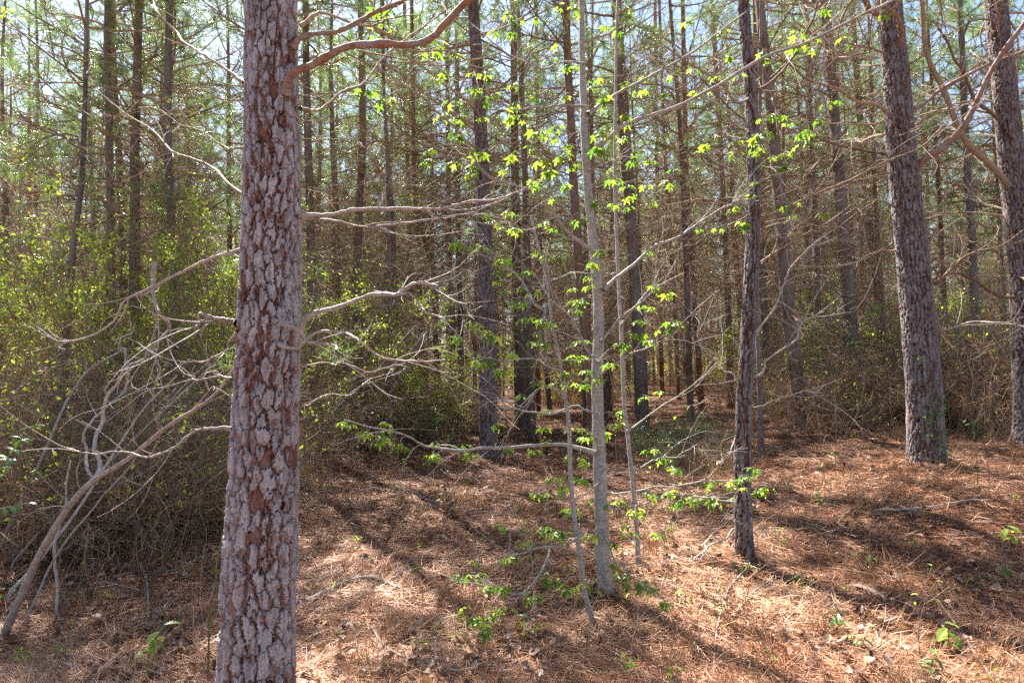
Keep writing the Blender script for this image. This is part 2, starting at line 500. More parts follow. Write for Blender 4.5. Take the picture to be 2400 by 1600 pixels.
# ------------------------------------------------------------------ tree trunks with bark relief
def spline(pts, n):
    """Catmull-Rom through points, n samples"""
    p = np.asarray(pts, float)
    p = np.vstack([2 * p[0] - p[1], p, 2 * p[-1] - p[-2]])
    m = len(p) - 3
    t = np.linspace(0, m - 1e-6, n); i = t.astype(int); f = (t - i)[:, None]
    a, b, c, d = p[i], p[i + 1], p[i + 2], p[i + 3]
    return 0.5 * ((2 * b) + (c - a) * f + (2 * a - 5 * b + 4 * c - d) * f ** 2 + (3 * b - a - 3 * c + d) * f ** 3)

def voronoi_strip(u, v, nu, seed):
    """jittered cells on a strip that wraps in u after nu cells; -> f1, f2, id, random"""
    iu = np.floor(u); iv = np.floor(v)
    f1 = np.full(u.shape, 9.0); f2 = np.full(u.shape, 9.0); cid = np.zeros(u.shape)
    x1 = np.zeros(u.shape); y1 = x1 + 0; x2 = x1 + 0; y2 = x1 + 0
    for du in (-1, 0, 1):
        for dv in (-1, 0, 1):
            cu = iu + du; cv = iv + dv
            wu = np.mod(cu, nu)
            jx = _hash(wu, cv, seed) * 0.86 + 0.07 ; jy = _hash(wu, cv, seed + 1) * 0.86 + 0.07
            d = np.hypot(cu + jx - u, cv + jy - v)
            hh = _hash(wu, cv, seed + 2)
            closer = d < f1
            ax_ = cu + jx; ay_ = cv + jy; nx2 = (~closer) & (d < f2)
            x2 = np.where(closer, x1, np.where(nx2, ax_, x2)); y2 = np.where(closer, y1, np.where(nx2, ay_, y2))
            x1 = np.where(closer, ax_, x1); y1 = np.where(closer, ay_, y1)
            f2 = np.where(closer, f1, np.minimum(f2, d))
            cid = np.where(closer, hh, cid)
            f1 = np.where(closer, d, f1)
    hz = np.abs(x1 - x2) / (np.hypot(x1 - x2, y1 - y2) + 1e-6)
    return f1, f2, cid, hz

def bark_trunk(axis, rad, nth, dz, zdet, cw=0.050, ch=0.088, depth=0.027, seed=1, flare=0.0, lowshare=0.06, thrk=0.30):
    """axis (n,3), rad (n); relief up to height zdet, plain above. Returns MB in world coordinates minus axis[0]."""
    axis = np.asarray(axis, float); rad = np.asarray(rad, float)
    L = np.concatenate([[0], np.cumsum(np.linalg.norm(np.diff(axis, axis=0), axis=1))])
    s = np.concatenate([np.arange(0, zdet, dz), np.arange(zdet, L[-1], 0.25), [L[-1]]])
    C = np.stack([np.interp(s, L, axis[:, k]) for k in range(3)], -1)
    r = np.interp(s, L, rad)
    r = r + flare * np.exp(-s / 0.16)
    th = np.arange(nth) * 2 * PI / nth
    S, TH = np.meshgrid(s, th, indexing='ij')
    Rm = float(np.mean(rad[: max(2, len(rad) // 3)]))
    nu = max(6, int(round(2 * PI * Rm / cw)))
    U = TH / (2 * PI) * nu; V = S / ch
    wx = (vnoise(U * 3.1, S * 26, seed + 5, wrap=None) - 0.5) + 0.45 * (vnoise(U * 9, S * 75, seed + 6) - .5)
    wy = (vnoise(U * 3.1, S * 26, seed + 7) - 0.5) + 0.45 * (vnoise(U * 9, S * 75, seed + 8) - .5)
    seam = sstep(np.minimum(TH, 2 * PI - TH) / 0.15)
    U2 = U + wx * 0.50 * seam + 0.25 * np.sin(S * 9 + 1.3); V2 = V + wy * 0.50 * seam + 0.5 * np.sin(np.floor(U) * 2.6)*0 + U * 0.0 + 0.5 * _hash(np.floor(U), np.floor(U), 3) * 0
    f1, f2, cid, hz = voronoi_strip(U2, V2, nu, seed)
    e = f2 - f1
    g1, g2, gid, _ = voronoi_strip(U2 * 2 + 0.3, V2 * 2.3, nu * 2, seed + 20)
    ge = g2 - g1
    wide = vnoise(U * 0.8 + 3, S * 5.5, seed + 40)
    thr = 0.03 + thrk * (0.30 + 0.70 * sstep((wide - 0.30) / 0.4)) * sstep((hz - 0.35) / 0.5)
    plate = sstep((e - thr) / 0.055)                       # grey plates, standing proud
    plate = plate * np.where(cid < lowshare, 0.0, 1.0)     # some have flaked off down to the inner bark
    flake_off = np.where((gid < 0.22) & (cid < 0.8), 1.0, 0.0) * sstep((ge) / 0.1)
    strat = np.floor(vnoise(U * 1.9 + 9, S * 15, seed + 31) * 3.0) / 3.0
    inner = 0.30 + 0.10 * strat + 0.05 * gid
    outer = 0.60 + 0.22 * cid + 0.10 * gid + 0.10 * strat - 0.20 * flake_off
    outer = outer - 0.16 * (1 - sstep(ge / 0.09)) * (gid > 0.35)
    h = inner * (1 - plate) + outer * plate
    gap = 1 - sstep(np.abs(e - thr * 0.75) / 0.05)  # rim beside the plates; the relief ramp paints its shadow gap dark
    h = h - 0.20 * gap * sstep((vnoise(U * 2.2, S * 9, seed + 44) - 0.35) / 0.2)
    seamv = 1 - sstep(e / 0.045)
    h = h - 0.22 * seamv
    fiss = sstep((vnoise(U * 5.5, S * 6.5, seed + 12) - 0.68) / 0.08) * 0.16
    h = h - fiss * plate
    h = h + 0.06 * (vnoise(U * 8, S * 60, seed + 13) - 0.5) + 0.05 * (vnoise(U * 16, S * 40, seed + 14) - .5)
    h = np.clip(h, 0, 1)
    det = np.where(S < zdet, 1.0, 0.0) + 0.0
    disp = depth * (h - 0.55) * np.clip((zdet + 0.2 - S) / 0.2, 0, 1)
    low = 1 + 0.035 * np.sin(TH * 3 + S * 1.7 + seed) + 0.02 * np.sin(TH * 5 - S * 3.1)
    if flare: low = low + 0.16 * np.exp(-S / 0.14) * np.sin(TH * 4 + seed)
    RR = r[:, None] * low + disp
    X = C[:, 0:1] + RR * np.cos(TH); Y = C[:, 1:2] + RR * np.sin(TH); Z = np.broadcast_to(C[:, 2:3], X.shape)
    Vv = np.stack([X, Y, Z], -1) - axis[0]
    ns = len(s)
    i = np.arange(ns - 1)[:, None]; j = np.arange(nth)[None, :]; j2 = (j + 1) % nth
    F = np.stack([i * nth + j, i * nth + j2, (i + 1) * nth + j2, (i + 1) * nth + j], -1).reshape(-1, 4)
    mb = MB()
    mb.add(Vv, quads=F, rnd=np.clip(cid + 0.25 * (gid - .5), 0, 1).ravel(), hh=h.ravel())
    return mb

def px_axis(pts, D, H, taper_to=0.02, w0=None, w1=None, dy=0.0, damp=0.5):
    """trunk axis from photo points (first = base) at distance D, continued up to height H"""
    P = [at(px, py, D) for px, py in pts]
    b = P[0]
    b = np.array([b[0], D, tz(b[0], D) - 0.06])
    P = [b] + [p for p in P[1:] if p[2] > b[2] + 0.3]
    d = P[-1] - P[-2]; d = d / np.linalg.norm(d)
    d[0] *= damp; d = nrm(d)
    for f in (0.33, 0.66, 1.0):
        rest = max(0.6, H - P[len(pts) - 1 if False else -1][2]) if f == 0.33 else rest
        P.append(P[-1] + d * rest / 3)
    P = np.array(P)
    ax = spline(P, 60)
    z = ax[:, 2]; zt = at(pts[-1][0], pts[-1][1], D)[2]
    r0 = w0 / 2 * D / FPX; r1 = w1 / 2 * D / FPX
    rad = np.interp(z, [z[0], zt, z[-1]], [r0, r1, taper_to])
    return ax, rad

# ------------------------------------------------------------------ branches drawn from the photograph as real curved limbs
def px_branch(pts, D0, D1, w0, w1, n=22, origin=None, jit=0.012):
    """pts in photo pixels, distance running from D0 to D1; -> P (n,3), R (n)"""
    m = len(pts)
    ph = random.random() * 6
    Ds = [D0 + (D1 - D0) * i / (m - 1) for i in range(m)]
    P = spline([at(px, py, d) for (px, py), d in zip(pts, Ds)], n)
    t = np.linspace(0, 1, n)
    kn = RG.normal(size=(8, 3)) * jit * 0.9; kn[0] = 0
    j = spline(kn, n) + RG.normal(size=(n, 3)) * jit * 0.10; j[0] = 0
    P = P + j * np.array([1, 2.5, 1])
    P[:, 1] += 0.05 * np.sin(t * 5 + ph) * t
    R = (w0 * (1 - t) + w1 * t) / 2 * np.linspace(D0, D1, n) / FPX
    R = R * (1 + 0.06 * np.sin(np.arange(n) * 2.3 + ph))
    return P, R

def limb(parent, base, name, pts, D0, D1, w0, w1, mat, twigs=5, tw=(0.12, 0.5), sub=2, sides=8, collar=True, label=None, n=22):
    n = 44
    P, R = px_branch(pts, D0, D1, w0 * .86, w1 * .86, n=n)
    R = R * (1 + .07 * RG.normal(size=n)) + (RG.random(n) < .09) * R * .25
    if collar: R[:5] *= [1.5, 1.38, 1.22, 1.1, 1.04]
    mb = MB()
    P0 = P - base
    mb.tubes(P0[None], R[None], sides)
    if twigs:
        p1, q1, _ = offshoots(P0[None], R[None], twigs, tw[0], tw[1], 0.3, 1.0, 0.75, 0.55, 0.0016, 8, 0.10, 0.015)
        mb.tubes(p1, np.minimum(q1 * .8, 0.0034), 5)
        if sub:
            p2, q2, _ = offshoots(p1, q1, sub, 0.05, 0.22, 0.3, 1.0, 0.9, 0.7, 0.001, 5, 0.2, 0)
            mb.tubes(p2, np.minimum(q2 * .8, 0.0016), 3)
    o = mb.build(name, mat, parent, smooth=True)
    if label: o['label'] = label
    return P, R

# ================================================================== PINES
print('pines')
BR = [dead_branches_mesh('dead_branches', 62, 1.6, 7.5, 2.3),
      dead_branches_mesh('dead_branches', 56, 2.0, 8.0, 2.6),
      dead_branches_mesh('dead_branches', 66, 1.2, 7.0, 2.0),
      dead_branches_mesh('dead_branches', 50, 2.4, 8.5, 2.8)]
# the same, barer, for the trees at the edge of the clearing
BRS = [dead_branches_mesh('dead_branches', 40, 1.8, 8.0, 2.3, density=0.62), dead_branches_mesh('dead_branches', 34, 2.6, 8.5, 2.6, density=0.62),
       dead_branches_mesh('dead_branches', 42, 1.5, 7.5, 2.0, density=0.62), dead_branches_mesh('dead_branches', 32, 2.2, 8.5, 2.7, density=0.62)]
# 0-2: thin high crowns at the edge of the clearing; 3: a low leafy one; 4-7: fuller crowns farther back
CR = [crown_meshes('crown', 8.0, 13.5, 1.5, 17, per=6, K=10, W=.004), crown_meshes('crown', 7.4, 13.0, 1.6, 15, per=6, K=10, W=.004),
      crown_meshes('crown', 8.6, 14.5, 1.4, 15, per=6, K=10, W=.004), crown_meshes('crown', 3.9, 12.5, 2.1, 34, per=7, K=26, W=.0035),
      crown_meshes('crown', 5.2, 13.5, 1.8, 30, per=6, K=19, W=.0058), crown_meshes('crown', 6.4, 13.0, 1.9, 26, per=6, K=19, W=.0058),
      crown_meshes('crown', 5.6, 12.5, 1.7, 28, per=6, K=19, W=.0058), crown_meshes('crown', 7.6, 14.5, 1.6, 24, per=6, K=19, W=.0058),
      crown_meshes('crown', 7.4, 12.6, 1.7, 30, per=8, K=22, W=.0045)]

def dress(root, lean, k=None, c=None, s=1.0, branches=True, crown=True, rz=None):
    """the shared dead branches, live limbs and needles of a pine, turned to its trunk's lean"""
    k = random.randrange(4) if k is None else k
    c = random.randrange(3) if c is None else c
    if root.location.y > 17 and c < 4: c += 4
    
    q = Vector((0, 0, 1)).rotation_difference(Vector(lean)).to_matrix().to_4x4()
    kids = []
    if branches: kids.append(('dead_branches', (BRS if root.location.y < 13.2 else BR)[k]))
    if crown: kids += [('live_limbs', CR[c][0]), ('needles', CR[c][1])]
    rz = random.uniform(0, 6.28) if rz is None else rz
    for nm, me in kids:
        o = link(nm, me, root)
        o.matrix_local = q @ Matrix.Rotation(rz, 4, 'Z') @ Matrix.Scale(s, 4)

def measured_pine(pts, D, w0, w1, label, H=13.5, mat=None, relief=None, k=None, c=None, s=1.0, seed=1, branches=True, crown=True, group=None, flare=0.0, name='pine_tree'):
    ax, rad = px_axis(pts, D, H, 0.022, w0 * .87, w1 * .87)
    root = thing(name, ax[0], label, 'tree', group)
    if relief:
        nth, dz, zdet = relief
        bark_trunk(ax, rad, nth, dz, zdet, seed=seed, flare=flare, **({} if D < 4 else dict(cw=0.040, ch=0.13, depth=0.026, lowshare=0.03, thrk=0.22))).build('trunk', mat or M_BARK, root, smooth=True)
    else:
        m = bark_trunk(ax, rad, 14, 0.12, 6.0, seed=seed, depth=0.008, flare=0.025)
        m.build('trunk', mat or M_BARKF, root, smooth=True)
    lean = nrm(ax[36] - ax[0])
    dress(root, lean, k, c, s, branches, crown)
    return root, ax, rad

# --- the big pine in front
main, main_ax, main_r = measured_pine([(600, 1650), (608, 1400), (618, 1200), (628, 800), (635, 400), (637, 0)], 3.1, 196, 126,
    'big scaly pine trunk nearest the camera, left of the middle, with bare limbs', H=13, relief=(256, 0.005, 3.75), branches=False, crown=False, seed=3, flare=0.022)
mb0 = np.array(main.location)
K_ = 2400 / 2352
def S(*pts): return [(x * K_, y * K_) for x, y in pts]
PL = M_PALE
MD = 3.02
main_limbs = [
    (S((655, 215), (672, 175), (710, 140), (770, 108), (860, 101), (950, 90), (1020, 60), (1090, 5), (1130, -60), (1160, -150)), 3.03, 2.75, 22, 17, M_ORNG, 3, 1),
    (S((672, 112), (700, 92), (750, 68), (840, 25), (920, 2), (1000, -50)), 3.03, 3.3, 16, 11, M_ORNG, 3, 1),
    (S((690, 494), (760, 490), (850, 488), (960, 480), (1060, 474), (1130, 462), (1210, 440)), 3.05, 3.3, 13, 4, PL, 6, 2),
    (S((692, 500), (740, 510), (830, 517), (950, 510), (1040, 488), (1140, 480)), 3.05, 3.0, 9, 3, PL, 6, 2),
    (S((560, 572), (480, 592), (420, 622), (350, 655), (270, 690), (245, 735), (200, 768), (140, 780), (95, 755)), 3.05, 3.4, 10, 3, PL, 6, 2),
    (S((690, 758), (720, 728), (760, 705), (860, 672), (930, 662), (1008, 658)), 3.0, 2.8, 16, 8, PL, 5, 2),
    (S((860, 672), (905, 672), (950, 688), (1000, 722), (1020, 736)), 2.9, 2.8, 8, 5, PL, 2, 1),
    (S((630, 738), (660, 742), (695, 775), (740, 790), (770, 805)), 2.90, 2.8, 10, 6, PL, 3, 2),
    (S((640, 790), (690, 797), (720, 770), (760, 755), (800, 760), (850, 790), (900, 822), (960, 838), (1020, 825)), 2.91, 2.75, 9, 4, PL, 3, 2),
    (S((545, 742), (520, 735), (490, 730), (455, 733), (430, 746)), 3.02, 2.9, 15, 8, PL, 4, 2),
    (S((548, 760), (520, 790), (480, 822), (438, 842)), 3.02, 2.95, 8, 3, PL, 3, 2),
    (S((530, 985), (490, 978), (450, 985), (410, 1020), (370, 1045), (335, 1055), (270, 1045), (215, 1050), (150, 1028)), 3.02, 3.0, 9, 4, PL, 5, 2),
    (S((530, 870), (490, 860), (440, 868), (380, 890), (330, 905)), 3.03, 3.2, 6, 2.5, PL, 5, 3),
    (S((560, 190), (500, 150), (430, 100), (380, 50), (330, -20)), 3.1, 3.8, 8, 5, M_DEAD, 6, 2),
    (S((560, 230), (480, 222), (440, 225), (410, 250), (400, 300)), 3.05, 2.9, 5, 2, PL, 4, 2),
    (S((560, 340), (520, 338), (470, 310), (410, 290), (330, 250)), 3.05, 3.6, 6, 2.5, M_DEAD, 6, 2),
    (S((560, 450), (500, 400), (420, 360), (340, 300), (220, 210)), 3.1, 4.2, 8, 4, M_DEAD, 7, 2),
    (S((690, 60), (760, 40), (850, 60), (960, 110), (1060, 130), (1160, 132)), 3.1, 3.7, 9, 4, M_DEAD, 6, 2),
    (S((690, 250), (760, 230), (860, 160), (950, 90), (1040, 20)), 3.1, 4.2, 7, 4, M_DEAD, 6, 2),
    (S((690, 930), (720, 920), (780, 905), (830, 890), (868, 870)), 3.05, 3.2, 5, 2.5, PL, 4, 2),
    (S((690, 845), (730, 830), (790, 835), (860, 845), (940, 842)), 3.05, 3.3, 5, 2, PL, 4, 2),
    (S((690, 600), (740, 640), (760, 690), (735, 725)), 3.05, 3.3, 4, 2, PL, 3, 1),
    (S((355, 600), (352, 660), (362, 720), (368, 770), (358, 830), (362, 880)), 3.3, 3.2, 10, 5, PL, 6, 2),
]
for i, (pts, d0, d1, w0, w1, mt, tw, sb) in enumerate(main_limbs):
    limb(main, mb0, 'branch' if mt is not M_ORNG else 'limb', pts, d0, d1, w0, w1, mt, tw, (0.08, 0.5), sb,
         label={0: 'thick orange brown limb arching over to the right', 1: 'upper orange brown limb rising to the right'}.get(i))
# tufts of needles on short shoots
for px, py, d in ((795, 800, 3.0), (722, 728, 2.95), (560, 600, 3.3), (545, 820, 3.3), (815, 815, 3.05)):
    p = at(px, py, d) - mb0
    q = p + np.array([random.uniform(-.1, .1), 0, -0.05])
    mbt2 = np.array([[p]])
    mbt = MB(); add_tufts(mbt, np.array([p]), nrm(np.array([[0.5, 0.0, 0.5]])), 46, 0.10, 0.0018, 0, 0.35, 0.15)
    tag(mbt.build('needle_tuft', M_NEEDLE, main), kind='stuff')
# crown of the main tree, high above the frame
dress(main, nrm(main_ax[36] - main_ax[0]), c=2, branches=False, s=0.95)

# --- the other pines one can tell apart
ctr, ctr_ax, ctr_r = measured_pine([(1145, 1058), (1143, 850), (1138, 600), (1128, 350), (1118, 150), (1108, 0)], 12.0, 48, 29,
    'straight dark pine standing alone on the straw left of the pale sapling', relief=(72, 0.02, 8.0), k=0, c=8, seed=5, flare=0.02, mat=M_BARK2)
rgt, rgt_ax, rgt_r = measured_pine([(2173, 1112), (2163, 900), (2138, 600), (2118, 400), (2102, 200), (2082, 0)], 7.5, 88, 60,
    'stout rough barked pine on the right, leaning slightly left, ivy at its foot', relief=(128, 0.010, 6.4), k=1, c=2, seed=7, flare=0.035, mat=M_BARK2)
sml, sml_ax, sml_r = measured_pine([(1747, 1327), (1740, 1180), (1742, 1000), (1752, 800), (1763, 600), (1766, 400), (1758, 200), (1742, 0)], 5.45, 42, 27,
    'slim crooked pine with dark flaky bark right of the pale sapling', H=9, relief=(80, 0.008, 4.9), branches=False, c=2, s=0.62, seed=9, flare=0.012, mat=M_BARK2)
frt, frt_ax, frt_r = measured_pine([(2412, 1000), (2412, 900), (2398, 640), (2366, 320), (2350, 150), (2334, 0)], 9.0, 74, 52,
    'rough pine trunk cut by the right edge of the photo', relief=(90, 0.014, 7.4), k=3, c=1, seed=11, flare=0.02, mat=M_BARK2)
mp = [
 ([(1882, 1025), (1868, 900), (1847, 715), (1821, 410), (1801, 200), (1780, 0)], 11.6, 42, 25, 'leaning pine just behind the slim crooked one, right of it', 0, 1, M_BARKF),
 ([(2010, 930), (1990, 715), (1974, 510), (1958, 300), (1934, 0)], 14.0, 38, 24, 'pine rising out of the green brush left of the stout one', 1, 0, M_BARKF),
 ([(2075, 900), (2060, 715), (2035, 510), (2010, 200), (1995, 0)], 18.0, 22, 15, 'thinner pine between two larger ones left of the stout trunk', 2, 1, M_BARKR),
 ([(1506, 930), (1500, 850), (1485, 612), (1464, 306), (1444, 0)], 14.5, 38, 28, 'dark pine right behind the pale sapling with a sunlit left edge', 3, 2, M_BARKF),
 ([(1394, 1090), (1385, 920), (1368, 747), (1351, 540), (1338, 300), (1326, 0)], 10.6, 28, 20, 'reddish pine trunk half hidden behind the pale sapling', 0, 8, M_BARKR),
 ([(1230, 935), (1222, 800), (1211, 612), (1206, 300), (1204, 0)], 16.5, 28, 17, 'pine standing close behind and right of the lone dark one', 1, 1, M_BARKF),
 ([(1082, 928), (1080, 750), (1075, 600), (1072, 300), (1070, 0)], 19.0, 17, 11, 'right one of two thin dark pines side by side', 2, 0, M_BARKD),
 ([(1064, 940), (1060, 750), (1053, 600), (1050, 300), (1046, 0)], 18.0, 16, 10, 'left one of two thin dark pines side by side', 3, 2, M_BARKD),
 ([(840, 960), (838, 800), (838, 600), (849, 300), (845, 0)], 13.5, 28, 15, 'straight pine between the big trunk and the lone dark one', 0, 1, M_BARKF),
 ([(735, 900), (732, 700), (727, 500), (721, 300), (716, 0)], 12.5, 28, 17, 'pine trunk right beside the big trunk in the back', 1, 8, M_BARKF),
 ([(917, 985), (915, 800), (913, 600), (908, 400), (900, 200)], 12.5, 12, 8, 'very thin young pine left of the lone dark pine', 2, None, M_BARKD),
 ([(1024, 960), (1022, 800), (1018, 650), (975, 480), (968, 250), (965, 0)], 16.0, 15, 10, 'thin reddish pine left of the pair of dark ones', 3, 1, M_BARKR),
 ([(966, 900), (960, 700), (958, 500), (950, 200), (948, 0)], 20.0, 14, 10, 'slender pine behind the very thin young one', 0, 2, M_BARKR),
 ([(310, 880), (314, 700), (316, 410), (320, 200), (326, 0)], 11.5, 30, 20, 'widest trunk of the close pine row in the left thicket', 1, 3, M_BARKF),
 ([(296, 880), (290, 700), (281, 408), (268, 200), (266, 0)], 12.5, 22, 14, 'pine trunk touching the widest one in the left thicket', 2, 0, M_BARKR),
 ([(262, 880), (260, 612), (256, 306), (252, 0)], 12.0, 26, 16, 'green tinted pine trunk left of the widest one in the thicket', 3, 3, M_BARKD),
 ([(405, 900), (404, 612), (392, 306), (398, 0)], 11.0, 26, 18, 'grey pine trunk between the thicket row and the big trunk', 0, 3, M_BARKD),
 ([(136, 960), (151, 860), (168, 612), (192, 408), (200, 200), (204, 0)], 10.0, 22, 9, 'young pine leaning right near the left edge', 1, 0, M_BARKD),
 ([(226, 900), (224, 700), (218, 500), (210, 300), (205, 0)], 14.0, 14, 9, 'thin pine right of the leaning young one in the thicket', 2, 1, M_BARKD),
 ([(1645, 925), (1634, 800), (1618, 560), (1608, 400), (1600, 0)], 17.0, 18, 12, 'pine with ragged twigs on its foot, left of the crooked one', 3, 0, M_BARKR),
 ([(1712, 900), (1706, 700), (1692, 400), (1680, 200), (1668, 0)], 17.5, 18, 11, 'brown pine just left of the crooked one, farther off', 0, 2, M_BARKF),
 ([(1590, 900), (1580, 700), (1560, 400), (1545, 0)], 22.0, 12, 8, 'slender straight reddish pine in the sunny gap', 1, 1, M_BARKR),
 ([(1552, 900), (1546, 700), (1540, 400), (1535, 0)], 24.0, 14, 9, 'reddish pine at the back edge of the sunny straw', 2, 0, M_BARKR),
 ([(1785, 1010), (1778, 850), (1770, 650), (1778, 450)], 10.0, 15, 9, 'thin smooth trunk close behind the crooked pine', 3, None, M_BARKD),
 ([(1290, 960), (1270, 700), (1262, 400), (1256, 0)], 21.0, 14, 9, 'thin pine left of the half hidden reddish trunk', 0, 2, M_BARKD),
 ([(650, 1000), (646, 700), (640, 400), (640, 0)], 10.6, 26, 18, 'pine standing hidden straight behind the big scaly trunk', 2, 8, M_BARKF),
 ([(2290, 900), (2280, 600), (2262, 300), (2250, 0)], 16.0, 22, 15, 'pine deep in the brush right of the stout one', 1, 3, M_BARKD),
]
for i, (pts, D, w0, w1, lab, k, c, mt) in enumerate(mp):
    measured_pine(pts, D, w0, w1, lab, H=13 + (i * 7 % 5) * 0.5, mat=mt, k=k, c=0 if c is None else c, seed=20 + i,
                  crown=(c is not None), s=0.85 + (i * 5 % 4) * 0.07)

# limbs of the pines in front, as they stand in the photograph
rb = np.array(rgt.location)
for pts, d0, d1, w0, w1, mt in [
    ([(2140, 396), (2165, 372), (2196, 350), (2240, 312), (2270, 275), (2310, 190), (2350, 120), (2410, 40), (2460, -30)], 7.3, 6.6, 20, 12, M_ORNG),
    ([(2137, 258), (2185, 224), (2254, 182), (2323, 145), (2400, 120), (2480, 90)], 7.5, 7.2, 11, 6, M_ORNG),
    ([(2092, 274), (2050, 250), (2013, 234), (1965, 207), (1910, 196), (1880, 175), (1848, 155), (1800, 120)], 7.4, 6.8, 11, 5, M_DEAD),
    ([(2085, 46), (2060, 30), (2040, 15), (2010, -10), (1970, -50)], 7.4, 7.0, 17, 12, M_ORNG),
    ([(2105, 140), (2110, 90), (2100, 50), (2060, 0)], 7.25, 6.9, 14, 10, M_ORNG),
    ([(2098, 275), (2060, 285), (2010, 290), (1950, 287), (1880, 280)], 7.5, 7.8, 8, 3, M_DEAD),
    ([(2100, 365), (2050, 355), (1990, 345), (1930, 330), (1870, 318)], 7.4, 7.9, 8, 3, M_DEAD),
    ([(2105, 155), (2050, 155), (2000, 140), (1940, 130)], 7.5, 8.0, 6, 3, M_DEAD),
    ([(2170, 665), (2200, 660), (2235, 630), (2262, 600), (2330, 580), (2400, 540)], 7.4, 7.0, 9, 4, M_DEAD),
    ([(2120, 580), (2060, 590), (2030, 600), (2010, 625)], 7.4, 7.2, 6, 3, M_DEAD),
    ([(2178, 782), (2210, 770), (2300, 755), (2350, 757), (2420, 770)], 7.3, 6.8, 7, 4, M_PALE),
    ([(2110, 485), (2060, 470), (2010, 455), (1970, 448)], 7.4, 7.0, 7, 3, M_PALE),
]:
    limb(rgt, rb, 'branch', pts, 7.52, d1, w0, w1, mt, 7, (0.2, 1.0), 3)
fb = np.array(frt.location)
for pts, d0, d1, w0, w1, mt in [
    ([(2372, 446), (2337, 413), (2289, 355), (2254, 303), (2213, 200), (2182, 138), (2168, 69), (2158, 0), (2150, -60)], 8.9, 8.2, 18, 11, M_DEAD),
    ([(2350, 290), (2300, 240), (2260, 180), (2235, 130), (2200, 60)], 8.9, 8.6, 10, 6, M_DEAD),
    ([(2390, 700), (2340, 690), (2270, 650), (2230, 640)], 8.9, 8.6, 9, 4, M_DEAD)]:
    limb(frt, fb, 'branch', pts, 9.0, d1, w0, w1, mt, 8, (0.2, 1.1), 3)
sb_ = np.array(sml.location)
for pts, d0, d1, w0, w1, mt in [
    ([(1775, 520), (1800, 502), (1841, 482), (1920, 451), (2003, 420), (2082, 382), (2151, 344), (2200, 300)], 5.4, 5.1, 10, 4, M_DEAD),
    ([(1760, 225), (1735, 240), (1700, 220), (1640, 160), (1560, 100)], 5.4, 5.0, 8, 4, M_DEAD),
    ([(1765, 215), (1810, 190), (1860, 130), (1900, 60), (1915, 0)], 5.4, 5.1, 8, 5, M_DEAD),
    ([(1765, 520), (1720, 490), (1640, 470), (1560, 480)], 5.4, 5.7, 7, 3, M_DEAD),
    ([(1760, 290), (1700, 245), (1650, 200), (1620, 150)], 5.4, 5.7, 6, 3, M_DEAD),
    ([(1770, 790), (1800, 750), (1835, 670), (1862, 620), (1905, 570), (1950, 540)], 5.4, 5.2, 6, 3, M_PALE),
    ([(1762, 885), (1790, 860), (1808, 845), (1850, 815), (1880, 770), (1925, 725)], 5.4, 5.1, 7, 3, M_PALE),
    ([(1765, 955), (1800, 945), (1840, 930), (1890, 918), (1945, 905)], 5.4, 5.2, 4, 2, M_PALE),
    ([(1728, 890), (1690, 860), (1640, 800), (1632, 750)], 5.4, 5.6, 5, 2, M_PALE),
    ([(1730, 1010), (1700, 1070), (1680, 1090)], 5.4, 5.2, 5, 3, M_PALE),
    ([(1748, 1240), (1700, 1262), (1650, 1285), (1620, 1310)], 5.4, 5.2, 6, 3, M_PALE)]:
    limb(sml, sb_, 'branch', pts, 5.46, d1, w0, w1, mt, 6, (0.12, 0.7), 3)
cb = np.array(ctr.location)
for pts, d0, d1, w0, w1 in [
    ([(1120, 260), (1060, 210), (980, 150), (910, 100), (860, 40)], 12, 11, 9, 4),
    ([(1125, 300), (1030, 245), (950, 180), (880, 140), (800, 80)], 12, 11.5, 9, 4),
    ([(1135, 260), (1180, 200), (1240, 130), (1300, 80)], 12, 11.5, 7, 3),
    ([(1120, 370), (1010, 350), (930, 300), (850, 240)], 12, 11.5, 8, 3)]:
    limb(ctr, cb, 'branch', pts, d0, d1, w0, w1, M_DEAD, 8, (0.3, 1.3), 3)

